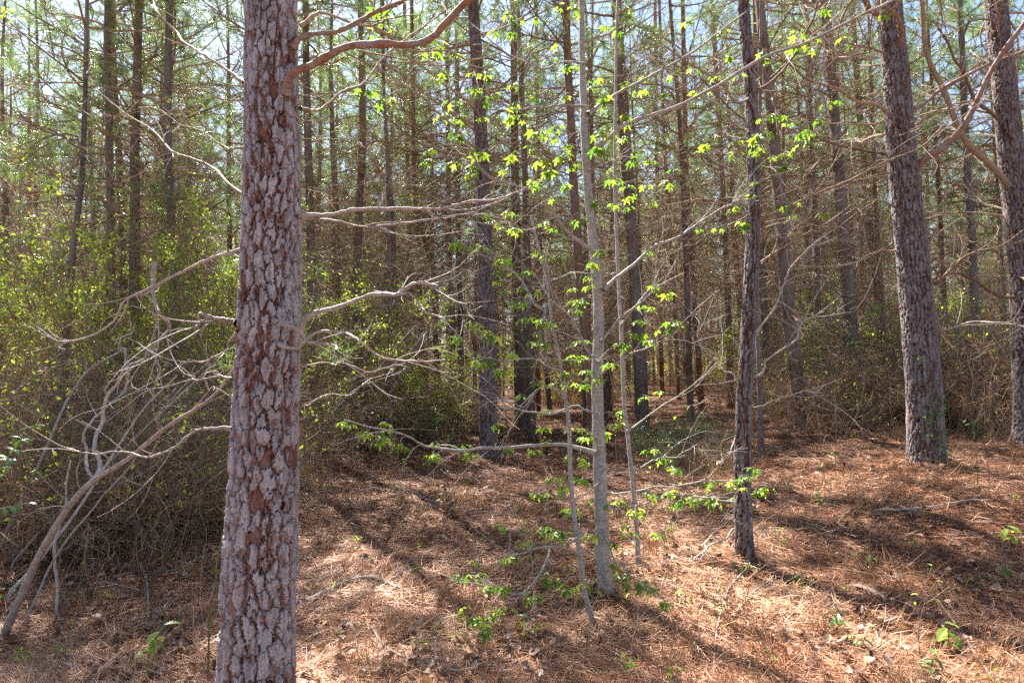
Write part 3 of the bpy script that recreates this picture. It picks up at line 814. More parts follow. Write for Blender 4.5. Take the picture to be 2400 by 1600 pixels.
# --- pines filling the plantation behind
print('plantation')
taken = [np.array(o.location)[:2] for o in COL.objects if o.get('category') == 'tree']
far_r = []
for i in range(3):
    ax = np.array([[0, 0, 0], [0.03, 0.02, 3], [-0.04, 0.03, 6], [0.05, -0.02, 9.5], [0, 0, 13.5]], float)
    ax[1:, :2] += RG.normal(size=(4, 2)) * 0.05
    A = spline(ax, 40)
    far_r.append([bark_trunk(A, np.interp(A[:, 2], [0, 13.5], [0.115 + 0.02 * i, 0.02]), 9, 0.4, 6, seed=60 + i, depth=0.004).mesh('trunk', m) for m in (M_BARKF, M_BARKR, M_BARKD)])
cnt = 0
tries = 0
while cnt < 245 and tries < 6000:
    tries += 1
    D = 14 + 38 * random.random() ** 1.1
    x = random.uniform(-0.86, 0.90) * D
    p = np.array([x, D])
    if min(np.hypot(*(p - q)) for q in taken) < 1.2: continue
    taken.append(p)
    zone = 'left' if x < -0.28 * D else ('right' if x > 0.32 * D else 'middle')
    root = thing('pine_tree', (x, D, tz(x, D) - 0.05), {
        'left': 'slender plantation pine beyond the left thicket, one of many alike',
        'middle': 'slender plantation pine far back in the middle, one of many alike',
        'right': 'slender plantation pine beyond the right hand brush, one of many alike'}[zone], 'tree', 'plantation pines in the back, ' + zone)
    sc = random.uniform(0.8, 1.12)
    lean = nrm(np.array([random.gauss(-0.015, 0.022), random.gauss(0, 0.02), 1]))
    q = Vector((0, 0, 1)).rotation_difference(Vector(lean)).to_matrix().to_4x4()
    tr = link('trunk', random.choice(far_r)[random.choice([0, 0, 1, 1, 2])], root)
    rw = random.uniform(0.42, 0.85)
    tr.matrix_local = q @ Matrix.Rotation(random.uniform(0, 6), 4, 'Z') @ Matrix.Diagonal((rw, rw, sc, 1))
    dress(root, lean, c=random.choice([0, 1, 2, 2]) if D < 17 else random.choice([4, 5, 6, 7]), s=sc)
    cnt += 1

# --- the wood beyond them, one mass
print('far wood')
def far_wood():
    mb = MB()
    n = 460
    D = RG.uniform(50, 105, n); X = RG.uniform(-0.95, 0.95, n) * D
    Z = terrain(X, D)
    H = RG.uniform(11, 15, n)
    P = np.stack([np.stack([X, D, Z - .1], -1), np.stack([X + RG.normal(size=n) * .2, D, Z + H * .5], -1), np.stack([X + RG.normal(size=n) * .4, D, Z + H], -1)], 1)
    R = np.stack([RG.uniform(.08, .15, n), RG.uniform(.06, .1, n), np.full(n, .02)], -1)
    mb.tubes(P, R, 5, mat=0)
    per = 16
    idx = np.repeat(np.arange(n), per)
    f = RG.uniform(0.12, 0.95, n * per)
    S0 = P[idx, 0] * (1 - f[:, None]) + P[idx, 2] * f[:, None]
    a = RG.uniform(0, 2 * PI, n * per)
    p, r = grow(S0, az_dirs(a, RG.uniform(-.1, .9, n * per)), RG.uniform(.8, 2.2, n * per), np.full(n * per, .022), np.full(n * per, .01), 4, .2)
    mb.tubes(p, r, 3, mat=0)
    k = 70
    m = f > 0.4
    pp = np.repeat(p[m, 2:].reshape(-1, 3), 16, 0)
    O = pp + RG.normal(size=pp.shape) * 0.32
    mb.needles(O, nrm(RG.normal(size=O.shape)), np.full(len(O), .38), np.full(len(O), .05), mat=1)
    # brush at its foot
    nb = 26000
    D = RG.uniform(46, 100, nb); X = RG.uniform(-.95, .95, nb) * D
    O = np.stack([X, D, terrain(X, D) + RG.random(nb) ** 1.4 * 4.0], -1)
    mb.leaves(O, nrm(RG.normal(size=O.shape)), np.full(nb, .45), np.full(nb, .16), mat=2)
    O = np.stack([X[:14000] * .98, D[:14000], terrain(X, D)[:14000] + RG.random(14000) ** 1.3 * 3.0], -1)
    mb.needles(O, nrm(RG.normal(size=O.shape) + [0, 0, .5]), np.full(14000, .9), np.full(14000, .05), mat=3)
    tag(mb.build('far_wood', [M_BARKR, M_NEEDLE, M_YLEAF, M_DRYND]), kind='stuff')
far_wood()

# ================================================================== UNDERGROWTH
print('shrubs')
def brush_proto(i, H=1.6, Wd=1.2, stems=46, leaves=500, straw=2200, leafmat=M_YLEAF, vine=False):
    mbs, mbl, mbd = MB(), MB(), MB()
    S0 = np.stack([RG.normal(size=stems) * Wd * .42, RG.normal(size=stems) * Wd * .35, np.full(stems, -0.05)], -1)
    D = nrm(RG.normal(size=(stems, 3)) * [0.5, 0.5, 0.1] + [0, 0, 1])
    L = RG.uniform(.55, 1.2, stems) * H
    P, R = grow(S0, D, L, np.full(stems, .007), np.full(stems, .002), 9, .16, 0, bend=[0, 0, 0, -.03, -.06, -.1, -.14, -.15, -.15] if not vine else [0])
    mbs.tubes(P, R, 4)
    p1, q1, _ = offshoots(P, R, 7, .2, .8, .2, 1, .9, .6, .0015, 6, .22, -.03)
    mbs.tubes(p1, q1, 3)
    p2, q2, _ = offshoots(p1, q1, 3, .1, .35, .2, 1, 1., .7, .0012, 4, .25, -.03)
    mbs.tubes(p2, np.maximum(q2, .0014), 3)
    A = np.concatenate([p1.reshape(-1, 3), p2.reshape(-1, 3)])
    if leaves:
        w = (vnoise(A[:, 0] * 3.2 + 7, A[:, 2] * 3.2 + A[:, 1] * 2) ** 5) * np.clip((A[:, 2] / H - (.25 if vine else .03)) * 3, 0.01, 1); w /= w.sum()
        s = RG.choice(len(A), leaves, p=w)
        O = A[s] + RG.normal(size=(leaves, 3)) * .045
        mbl.leaves(O, nrm(RG.normal(size=O.shape) + [0, 0, -.3]), RG.uniform(.03, .065, leaves), RG.uniform(.02, .038, leaves))
    if straw:
        w = np.exp(-A[:, 2] / (H * (.3 if vine else .45))); w /= w.sum()
        s = RG.choice(len(A), straw, p=w)
        O = A[s] + RG.normal(size=(straw, 3)) * .05
        d = RG.normal(size=O.shape) * [1, 1, .45] + [0, 0, -.75]
        mbd.needles(O, nrm(d), RG.uniform(.12, .24, straw), np.full(straw, .0042))
    return [('stems', mbs.mesh('stems', M_TWIGD))] + ([('leaves', mbl.mesh('leaves', leafmat))] if leaves else []) + ([('caught_straw', mbd.mesh('caught_straw', M_DRYND))] if straw else [])

BROWN = [brush_proto(0, 1.5, 1.3, 44, 260, 3000), brush_proto(1, 1.2, 1.4, 40, 160, 3400), brush_proto(2, 1.9, 1.2, 46, 500, 2400)]
GREEN = [brush_proto(3, 2.2, 1.3, 40, 2200, 900), brush_proto(4, 3.2, 1.4, 44, 3000, 1100), brush_proto(5, 1.3, 1.3, 36, 1800, 500, M_DLEAF)]
VINE = [brush_proto(6, 4.4, 1.2, 44, 3000, 3400, vine=True), brush_proto(7, 5.2, 1.3, 46, 3600, 4000, vine=True)]

def place_brush(proto, x, y, s, label, cat, group, name, sz=1.0):
    root = thing(name, (x, y, tz(x, y)), label, cat, group)
    rz = random.uniform(0, 6.28)
    for nm, me in proto:
        o = link(nm, me, root)
        o.rotation_euler = (0, 0, rz); o.scale = (s, s, s * sz)

G1 = ('brown twiggy shrub full of caught pine straw in the left thicket, one of many alike', 'shrub', 'straw filled shrubs in the left thicket', 'brown_shrub')
G2 = ('tall vine tangle with small yellow green leaves in the left thicket, one of many alike', 'vines', 'vine tangles in the left thicket', 'vine_tangle')
G3 = ('fresh green shrub with caught straw behind the stout right pine, one of many alike', 'shrub', 'green shrubs on the right', 'green_shrub')
G4 = ('brown shrub hung with pine straw behind the stout right pine, one of many alike', 'shrub', 'straw hung shrubs on the right', 'brown_shrub')
G5 = ('low leafy shrub under the pines in the middle distance, one of many alike', 'shrub', 'low shrubs in the middle distance', 'low_shrub')
def zone(n, pxr, Dr, protos, g, sr, sz=1.0, k=1.0):
    for _ in range(n):
        D = random.uniform(*Dr); x = (random.uniform(*pxr) - 1200) / FPX * D
        place_brush(random.choice(protos), x, D, random.uniform(*sr), *g[:3], g[3], sz)
zone(26, (-150, 560), (6.4, 9.5), BROWN, G1, (.7, 1.05))
zone(22, (-150, 780), (9.5, 14), BROWN, G1, (.9, 1.3))
zone(17, (90, 600), (9.5, 14), VINE, G2, (.75, 1.05))
zone(8, (560, 900), (13, 18), VINE + GREEN, G2, (.7, 1.0))
zone(10, (700, 1050), (14, 20), BROWN, G5, (.8, 1.2))
zone(6, (930, 1080), (13.5, 16), GREEN, G5, (.5, .8))
zone(30, (1800, 2550), (11.0, 17), BROWN, G4, (.8, 1.5), 1.15)
zone(14, (1880, 2600), (12.5, 20), GREEN, G3, (.7, 1.3))
zone(18, (950, 1900), (24, 36), GREEN + BROWN, G5, (.7, 1.2))
zone(24, (0, 2400), (30, 46), GREEN, G5, (1.0, 1.6))
zone(5, (1480, 1680), (9, 13), [GREEN[2], BROWN[1]], G5, (.4, .6))

# each look-alike is told by its place between the landmarks
ORD = 'first second third fourth fifth sixth seventh eighth ninth tenth eleventh twelfth thirteenth fourteenth fifteenth sixteenth seventeenth eighteenth nineteenth twentieth'.split()
def ordinal(n):
    if n <= 20: return ORD[n - 1]
    t = {2: 'twenty', 3: 'thirty', 4: 'forty', 5: 'fifty'}[n // 10]
    return (t[:-1] + 'ieth') if n % 10 == 0 else t + '-' + ORD[n % 10 - 1]
LM = [(0, 'the left edge'), (300, 'the thicket pine row'), (625, 'the big trunk'), (1140, 'the lone dark pine'), (1405, 'the pale sapling'),
      (1750, 'the crooked pine'), (2150, 'the stout pine'), (2400, 'the right edge')]
def place_labels(pref, kinds):
    gaps = {}
    for o in COL.objects:
        if o.get('group') and o['group'].startswith(pref):
            x, y = o.location.x, o.location.y
            px = 1200 + x / y * FPX
            key = None
            for a, b in zip(LM[:-1], LM[1:]):
                if a[0] <= px < b[0]: key = (a[1], b[1])
            gaps.setdefault((key, o.name.split('.')[0], px < 1200 if key is None else True), []).append((px, o))
    for (key, nm, lf), lst in gaps.items():
        lst.sort(key=lambda t: t[0])
        for i, (_, o) in enumerate(lst):
            if key is None:
                o['label'] = kinds[nm] + ' just past the ' + ('left' if lf else 'right') + ' edge'
            else:
                o['label'] = ordinal(i + 1) + ' ' + kinds[nm] + ' from the left between ' + key[0] + ' and ' + key[1]
place_labels('plantation pines', {'pine_tree': 'slender back pine'})
KN = {'brown_shrub': 'brown straw shrub', 'vine_tangle': 'green vine tangle', 'green_shrub': 'fresh green shrub', 'low_shrub': 'low shrub'}
for g in ('straw filled', 'vine tangles', 'green shrubs', 'straw hung', 'low shrubs'): place_labels(g, KN)
for o in COL.objects:
    if o.get('group', '').startswith('straw hung'): o['label'] = o['label'].replace('brown straw shrub', 'tan straw shrub')

# ================================================================== FOREST FLOOR
print('litter')
def litter():
    mb = MB()
    N = 330000
    D = 1.7 * (24 / 1.7) ** RG.random(N)
    X = RG.uniform(-.95, .95, N) * D + RG.uniform(-.5, .5, N)
    flow = vnoise(X / 1.1, D / 1.1, 31) * 6.0 + vnoise(X / .35, D / .35, 32) * 2.5
    a = flow + RG.normal(size=N) * 1.0
    L = RG.uniform(.10, .22, N)
    lift = RG.random(N) ** 2
    tilt = RG.normal(size=N) * .16 + np.where(RG.random(N) < .07, RG.uniform(.3, 1.0, N), 0)
    Wd = np.clip(.00062 * D, .0018, .0060) * RG.uniform(.7, 1.3, N)
    d = np.stack([np.cos(a) * np.cos(tilt), np.sin(a) * np.cos(tilt), np.sin(tilt)], -1)
    O = np.stack([X, D, terrain(X, D) + .004 + lift * .035], -1)
    curl = RG.normal(size=(N, 3)) * [.12, .12, .05]
    P1 = O + d * (L * .5)[:, None]; P2 = P1 + (d + curl) * (L * .5)[:, None]
    P1[:, 2] = np.maximum(P1[:, 2], terrain(P1[:, 0], P1[:, 1]) + .003)
    P2[:, 2] = np.maximum(P2[:, 2], terrain(P2[:, 0], P2[:, 1]) - .002)
    s = np.stack([-np.sin(a), np.cos(a), RG.normal(size=N) * .5], -1); s = nrm(s) * Wd[:, None] / 2
    V = np.stack([O - s, O + s, P1 - s, P1 + s, P2], 1)
    b = np.arange(N)[:, None] * 5
    patch = vnoise(X / .5, D / .5, 40) * .6 + vnoise(X / 1.7, D / 1.7, 41) * .6
    rnd = np.clip(RG.random(N) * .75 + patch * .6 - .24, 0, 1)
    mb.add(V, quads=b + [0, 1, 3, 2], tris=b + [2, 3, 4], rnd=np.repeat(rnd, 5))
    tag(mb.build('pine_straw', M_STRAW), kind='stuff')
    # dry leaves
    mb = MB()
    N = 6800
    D = 1.9 * (8.5 / 1.9) ** RG.random(N); X = RG.uniform(-.95, .95, N) * D
    keep = vnoise(X / .8, D / .8, 50) > .42
    D, X = D[keep], X[keep]; N = len(D)
    O = np.stack([X, D, terrain(X, D) + .022 + RG.random(N) * .02], -1)
    a = RG.uniform(0, 6.28, N); d = np.stack([np.cos(a), np.sin(a), RG.normal(size=N) * .3], -1)
    d = nrm(d); Ls = RG.uniform(.03, .07, N)
    s = nrm(np.stack([-np.sin(a), np.cos(a), RG.normal(size=N) * .4], -1))
    up = np.cross(d, s); up *= np.sign(up[:, 2:3])
    w = Ls * RG.uniform(.35, .6, N)
    cu = (RG.uniform(.1, .5, N) * Ls)[:, None] * up
    V = np.stack([O, O + d * (Ls * .35)[:, None] + s * w[:, None] + cu, O + d * (Ls * .45)[:, None], O + d * (Ls * .35)[:, None] - s * w[:, None] + cu,
                  O + d * (Ls * .75)[:, None] + s * (w * .6)[:, None] + cu * .8, O + d * Ls[:, None] + cu * .6, O + d * (Ls * .75)[:, None] - s * (w * .6)[:, None] + cu], 1)
    b = np.arange(N)[:, None] * 7
    mb.add(V, tris=np.concatenate([b + t for t in ([0, 1, 2], [0, 2, 3], [1, 4, 2], [2, 4, 5], [2, 5, 6], [2, 6, 3])]), rnd=np.repeat(RG.random(N), 7))
    tag(mb.build('fallen_leaves', M_BLEAF), kind='stuff')
    # dead grass and upright twigs
    mb = MB()
    C = 260
    D = 3.0 * (22 / 3.0) ** RG.random(C); X = RG.uniform(-.95, .95, C) * D
    per = 26
    idx = np.repeat(np.arange(C), per); M = C * per
    O = np.stack([X[idx] + RG.normal(size=M) * .07, D[idx] + RG.normal(size=M) * .07, 0 * D[idx]], -1)
    O[:, 2] = terrain(O[:, 0], O[:, 1])
    hgt = RG.uniform(.10, .30, M) * (.6 + .8 * RG.random(C))[idx]
    P, R = grow(O, nrm(RG.normal(size=(M, 3)) * [.45, .45, 0] + [0, 0, 1]), hgt, np.clip(.0005 * D[idx], .0012, .004), np.full(M, .0006), 4, .2, -.10)
    mb.tubes(P, R, 3)
    tag(mb.build('dead_grass', M_GRASS), kind='stuff')
    mb = MB()
    M = 520
    D = 3.2 * (20 / 3.2) ** RG.random(M); X = RG.uniform(-.9, .9, M) * D
    O = np.stack([X, D, terrain(X, D) + .01], -1)
    P, R = grow(O, nrm(RG.normal(size=(M, 3)) * [1, 1, .25] + [0, 0, .25]), RG.uniform(.2, .8, M), RG.uniform(.0010, .0024, M), np.full(M, .0008), 7, .16, 0)
    P[:, :, 2] = np.maximum(P[:, :, 2], terrain(P[:, :, 0], P[:, :, 1]) + .008)
    mb.tubes(P, R, 4)
    p1, q1, _ = offshoots(P, R, 2, .08, .3, .3, 1, .8, .7, .0008, 4, .2, 0)
    mb.tubes(p1, q1, 3)
    tag(mb.build('twig_litter', M_DEAD), kind='stuff')
litter()

# ================================================================== SWEETGUM SAPLINGS
print('saplings')
def gum_leaf(seed):
    """five pointed lobes, folded and drooping; unit leaf, stalk at the origin, blade along +Y"""
    r = np.random.default_rng(seed)
    c = np.array([0, .32, 0.0])
    V = [np.array([0, 0, 0.]), c]
    angs = [-128, -62, 0, 62, 128]
    lens = [.36, .56, .68, .56, .36]
    ring = []
    for i, (a, l) in enumerate(zip(angs, lens)):
        a = math.radians(a + r.uniform(-5, 5))
        for da, k in ((-15, .62), (0, 1.0), (15, .62)):
            t = a + math.radians(da)
            p = c + np.array([math.sin(t), math.cos(t), 0]) * l * k
            p[2] = -0.42 * (np.linalg.norm(p[:2] - c[:2])) ** 1.6 + r.uniform(-.03, .03)
            ring.append(p)
        if i < 4:
            am = math.radians((angs[i] + angs[i + 1]) / 2)
            p = c + np.array([math.sin(am), math.cos(am), 0]) * .22; p[2] = .04
            ring.append(p)
    V += ring
    n = len(ring)
    T = [(1, 2 + i, 3 + i) for i in range(n - 1)] + [(1, 1 + n, 0), (1, 0, 2)]
    # stalk
    mb = MB(); mb.add(np.array(V) + [0, .35, 0], tris=T, rnd=r.random())
    mb.tubes(np.array([[[0, 0, 0], [0, .2, .02], [0, .62, 0]]]), np.array([[.012, .010, .008]]), 3, rnd=.8)
    return mb
LEAFMB = [gum_leaf(i) for i in range(6)]
LEAFV = [(np.concatenate(m.v), np.concatenate(m.t), np.concatenate(m.q)) for m in LEAFMB]
LEAFME = []
for i, m in enumerate(LEAFMB):
    v, t, q = LEAFV[i]
    mm = MB(); mm.add(v, tris=t, quads=q, rnd=(i + .5) / 6)
    LEAFME.append(mm.mesh('leaf', M_GLEAF))

def sapling(label, trunk, branches, D):
    """trunk: (pts, D0, D1, w0, w1); branches: the same each"""
    pts, d0, d1, w0, w1 = trunk
    P, R = px_branch(pts, d0, d1, w0, w1, n=60, jit=0.009)
    R = R * (1 + .03 * RG.normal(size=60))
    P[0, 2] = tz(P[0, 0], P[0, 1]) - .04
    R[0] *= 1.35; R[1] *= 1.12
    root = thing('sweetgum_sapling', P[0], label, 'sapling')
    base = P[0].copy()
    mb = MB(); mb.tubes((P - base)[None], R[None], 14, rnd=0.6); mb.build('trunk', M_SAP, root, smooth=True)
    sk = [P[::2]]
    skp = []
    for b in branches:
        pp, rr = limb(root, base, 'branch', b[0], b[1], b[2], b[3], b[4], M_SAP, 5, (.10, .45), 2)
        sk.append(pp)
    return root, base, np.concatenate(sk)

A = 4.75
sapA = sapling('pale smooth barked sapling in the middle with star shaped bright green leaves',
    ([(1423, 1400), (1415, 1300), (1410, 1100), (1402, 900), (1399, 780), (1393, 600), (1380, 400), (1370, 200), (1362, 0), (1355, -150), (1350, -300)], A, A + .15, 37, 7),
    [([(1385, 362), (1454, 300), (1530, 268), (1600, 238), (1683, 196), (1793, 131), (1893, 96), (2013, 38), (2100, 0), (2180, -60)], A, A - .5, 12, 6),
     ([(1378, 268), (1454, 220), (1523, 182), (1600, 138), (1680, 80), (1760, 10)], A, A + .6, 9, 4),
     ([(1413, 682), (1454, 643), (1533, 581), (1600, 547), (1680, 500), (1720, 478)], A, A + .5, 10, 4),
     ([(1395, 592), (1330, 537), (1261, 458), (1199, 430), (1137, 399), (1082, 313), (1020, 262), (965, 220), (869, 138)], A, A - .7, 10, 4),
     ([(1408, 800), (1440, 760), (1471, 733), (1520, 690), (1600, 640)], A, A - .3, 8, 3),
     ([(1399, 967), (1351, 953), (1282, 967), (1213, 953), (1165, 933)], A, A - .2, 7, 3),
     ([(1395, 1062), (1334, 1046), (1265, 1045), (1172, 1048), (1127, 1050), (1093, 1060), (1024, 1058), (979, 1050), (951, 1032), (920, 1012), (869, 1001), (810, 985)], A, A - .5, 11, 3),
     ([(1405, 850), (1370, 800), (1330, 740), (1290, 700), (1250, 640)], A, A + .3, 7, 3),
     ([(1395, 640), (1350, 645), (1300, 655), (1262, 672)], A, A - .3, 5, 3),
     ([(1412, 1120), (1370, 1160), (1320, 1165), (1280, 1162)], A, A - .2, 5, 2),
     ([(1415, 1160), (1480, 1150), (1560, 1140), (1640, 1125), (1728, 1133)], A, A - .1, 5, 2.5),
     ([(1415, 1180), (1500, 1180), (1600, 1160), (1680, 1172), (1730, 1170)], A, A - .3, 5, 2.5),
     ([(1375, 250), (1300, 245), (1220, 258), (1160, 240), (1120, 222)], A, A - .3, 7, 3),
     ([(1368, 150), (1300, 150), (1200, 140), (1100, 45)], A, A + .3, 6, 3),
     ([(1417, 1250), (1434, 1290), (1455, 1325), (1480, 1353), (1520, 1380), (1557, 1400)], A - .05, A - .5, 5, 2.5),
     ([(1400, 890), (1460, 840), (1540, 800), (1600, 780)], A, A - .4, 6, 3)], A)
sapB = sapling('slim leaning grey stem just left of the pale sapling, with low leafy twigs',
    ([(1385, 1440), (1370, 1380), (1352, 1225), (1345, 1120), (1337, 1020), (1322, 920), (1316, 867), (1303, 780), (1290, 720), (1277, 640), (1250, 500)], 4.35, 4.5, 12.5, 5),
    [([(1365, 1249), (1330, 1265), (1289, 1280), (1251, 1286), (1205, 1305), (1170, 1330)], 4.35, 4.1, 6, 3),
     ([(1289, 1280), (1282, 1322), (1261, 1356), (1220, 1384), (1170, 1370), (1127, 1353)], 4.28, 4.0, 6, 3),
     ([(1318, 870), (1260, 845), (1200, 838), (1140, 840), (1117, 845)], 4.4, 4.3, 5, 2),
     ([(1275, 726), (1255, 698), (1203, 633), (1150, 608), (1117, 592), (1075, 560)], 4.4, 4.2, 8, 3),
     ([(1277, 712), (1279, 780), (1275, 850)], 4.4, 4.38, 8, 6),
     ([(1325, 930), (1270, 905), (1215, 945), (1200, 915)], 4.4, 4.3, 4, 2)], 4.35)
sapC = sapling('thin pale straight stem just right of the pale sapling',
    ([(1495, 1300), (1490, 1230), (1478, 1100), (1462, 950), (1456, 800), (1448, 600), (1444, 400), (1447, 200), (1450, 0), (1452, -120)], 5.4, 5.5, 12, 5),
    [([(1470, 1010), (1540, 960), (1600, 920), (1690, 850)], 5.4, 5.2, 5, 2),
     ([(1456, 760), (1500, 700), (1540, 640), (1570, 590)], 5.4, 5.2, 6, 3),
     ([(1450, 655), (1420, 630), (1380, 600)], 5.4, 5.3, 5, 3),
     ([(1480, 1110), (1530, 1080), (1600, 1070), (1640, 1040)], 5.4, 5.1, 4, 2),
     ([(1485, 1180), (1440, 1150), (1425, 1110)], 5.4, 5.2, 4, 2)], 5.4)

z2 = [(290,40),(300,160),(180,210),(170,590),(280,660),(770,350),(600,330),(680,290),(700,480),(650,530),(760,680),(690,770),(800,790),(730,890),(790,890),(610,1010),(600,1090),(690,1120),(790,1100),(930,1010),(920,1110),(880,1170),(940,780),(960,660),(900,580),(900,490),(990,490),(1130,90),(1160,200),(1040,200),(1250,130),(1320,120),(1170,570),(1030,640),(1180,700),(1150,760),(1290,640),(1440,290),(1420,380),(1550,430),(1530,640),(1240,790),(1350,880),(1470,860),(1440,930),(1520,980),(1500,1040),(1300,990),(1340,1070),(1180,1030),(1130,1150),(1430,1140),(1300,1210),(1340,1240),(1540,1240),(1480,1340),(1680,1360),(1560,1130),(1600,1100),(1720,980),(1720,520),(1700,590),(1770,640),(1770,720),(1750,880),(1780,1030),(1840,920),(1900,820),(1940,770),(1920,930),(2000,1020),(2000,1090),(2080,510),(2030,590),(1910,560),(2250,500),(2190,620),(2110,1080),(1840,1140),(1860,1200),(1950,1260),(1960,1320),(1860,1380),(1950,1400),(2080,1250),(2210,1230),(2130,1370),(2280,1150),(980,1430),(1140,1420),(1180,1460),(1040,1500),(880,1540),(1370,1510),(1450,1540),(1160,1540),(1630,1480),(1800,170),(1880,190),(1950,50),(1500,40),(1590,40)]
z3 = [(40,140),(270,200),(920,60),(1370,80),(800,210),(870,250),(1110,270),(550,340),(310,360),(550,410),(900,320),(780,300),(90,450),(220,510),(380,500),(130,610),(980,690),(640,770),(710,830),(930,800),(550,890),(500,910),(860,870),(550,800),(150,960),(370,950),(480,990),(600,1060),(510,1130),(680,1120),(700,1030),(830,960),(790,1140),(500,1240),(490,1310),(750,1370),(950,1440),(670,1390),(730,1470),(340,1400),(130,1030),(370,1030),(240,1540),(100,1550),(420,1500)]
z5 = [(790,60),(880,90),(930,100),(1110,170),(1200,280),(1270,260),(1050,270),(1080,330),(1120,400),(1230,380),(1300,400),(1250,480),(1200,470),(1280,580),(1370,590),(1430,590),(1400,620),(900,610),(970,660),(1020,690),(660,770),(730,830),(910,870),(910,830),(970,860),(1180,820),(1090,930),(1330,700),(1360,740),(770,710),(690,600),(1410,170),(1340,130),(1700,200),(1690,300),(1680,360),(1590,380),(1570,470),(1640,460),(1590,530),(1620,740),(1600,840),(1660,850),(1520,960),(1640,1030),(1680,1000),(1740,990),(1700,940),(1340,1020),(1470,1030),(1550,1040),(1840,880),(1890,750),(1760,130),(2040,500),(2090,510),(2030,600),(2000,690),(2050,700),(2110,730),(2180,660),(2100,130),(2130,370),(2210,410),(2280,610),(1930,1220),(1870,1300),(1790,1360),(1700,1370),(1660,1390),(1590,1330),(60,1310),(20,1290),(180,1350),(290,1300),(320,1340),(240,1390),(370,1440),(410,1460),(640,1430),(630,1510),(820,1450),(870,1500),(1120,1470),(1300,1480),(1060,1310),(1380,1330),(1400,1420),(1220,1110),(1390,1210),(1640,1540),(1530,1530),(2050,1120),(2170,1090),(2110,1480),(2190,1530)]
z8 = [(620,10),(870,10),(1430,160),(1520,220),(1550,150),(1660,60),(1640,160),(1320,270),(1350,275),(1580,370),(1690,320),(1830,340),(1890,320),(1920,340),(2000,370),(1100,480),(1230,510),(1240,590),(1400,490),(1430,520),(1490,510),(1700,545),(1160,680),(1300,680),(890,730),(850,820),(940,820),(1020,890),(1110,880),(1520,890),(1660,870),(1410,830),(1700,960),(1720,980),(1220,990),(1320,950),(840,1050),(900,1090),(950,1110),(990,1150),(1050,1080),(1120,1050),(1840,750),(1920,800),(1870,610),(1930,530),(1940,480),(1980,890),(2030,850),(2080,890),(2200,1000),(2140,540),(2270,270),(2250,250),(2110,260),(2190,30),(2240,90),(2310,310)]
z9 = [(80,290),(110,190),(200,190),(330,180),(240,320),(190,290),(370,300),(400,230),(500,240),(580,230),(490,100),(430,150)]
s_ = 2323 / 800
clusters = []
for zz, ox, oy in ((z2, 800, 0), (z3, 1600, 0), (z5, 800, 540), (z8, 800, 1060), (z9, 1600, 1060)):
    clusters += [(ox + x / s_, oy + y / s_) for x, y in zz]
saps = [sapA, sapB, sapC]
tw = [MB(), MB(), MB()]; rest = [MB(), MB(), MB()]
def skel_px(sk):
    d = sk - np.array([0, 0, CAM_Z])
    yy = d[:, 1] * CP + d[:, 2] * SP; zz = -d[:, 1] * SP + d[:, 2] * CP
    return np.stack([1200 + FPX * d[:, 0] / yy, 800 - FPX * zz / yy], -1)
SPX = [skel_px(s[2]) for s in saps]
leaf_jobs = []
for (cx, cy) in clusters:
    best = None
    for k in range(3):
        d = np.hypot(SPX[k][:, 0] - cx, SPX[k][:, 1] - (cy + (10 if k else 0))) + (25 if k else 0)
        i = int(np.argmin(d))
        if best is None or d[i] < best[0]: best = (d[i], k, i)
    dpx, k, i = best
    a = saps[k][2][i]
    Dc = a[1] + random.uniform(-.12, .12) * (1 + dpx / 80)
    c = at(cx, cy, Dc)
    gz = tz(c[0], c[1])
    if c[2] < gz + .05:
        c = hit(cx, cy); c[2] += .06
    base = saps[k][1]
    mid = (a + c) / 2 + np.array([random.gauss(0, .02), random.gauss(0, .03), .05 * min(1, dpx / 80)])
    P = spline([a - base, mid - base, c - base], 9) + np.vstack([np.zeros((1, 3)), RG.normal(size=(8, 3)) * .004])
    P[-1] = c - base
    Lr = np.linalg.norm(a - c)
    tw[k].tubes(P[None], np.linspace(.0016 + .0014 * min(1.5, Lr), .0012, 9)[None], 5)
    nl = random.choice([4, 5, 5, 6, 7])
    sz = random.uniform(.042, .084)
    for j in range(nl):
        az_ = random.uniform(0, 2 * PI); dr = random.uniform(.2, 1.15)   # droop
        off = np.array([math.cos(az_), math.sin(az_), 0]) * random.uniform(0, .02)
        M = Matrix.Rotation(az_ - PI / 2, 4, 'Z') @ Matrix.Rotation(-dr, 4, 'X') @ Matrix.Rotation(random.uniform(-.5, .5), 4, 'Y') @ Matrix.Scale(sz * random.uniform(.7, 1.15), 4)
        M.translation = Vector(c - base + off)
        leaf_jobs.append((c[1] + random.random() * .4 - sz * 10, k, M, random.randrange(6)))
leaf_jobs.sort(key=lambda t: t[0])
per_k = [0, 0, 0]
for n_, (_, k, M, v) in enumerate(leaf_jobs):
    if n_ < 520 and per_k[k] < 290:
        per_k[k] += 1
        o = link('leaf', LEAFME[v], saps[k][0]); o.matrix_local = M
    else:
        vv, tt, qq = LEAFV[v]
        m = np.array(M)
        rest[k].add(vv @ m[:3, :3].T + m[:3, 3], tris=tt, quads=qq, rnd=random.random())
for k in range(3):
    if tw[k].n: tw[k].build('twigs', M_SAP, saps[k][0])
    if rest[k].n: tag(rest[k].build('small_leaves', M_GLEAF, saps[k][0]), kind='stuff')

# ================================================================== SMALL THINGS NEAR THE CAMERA
print('small things')
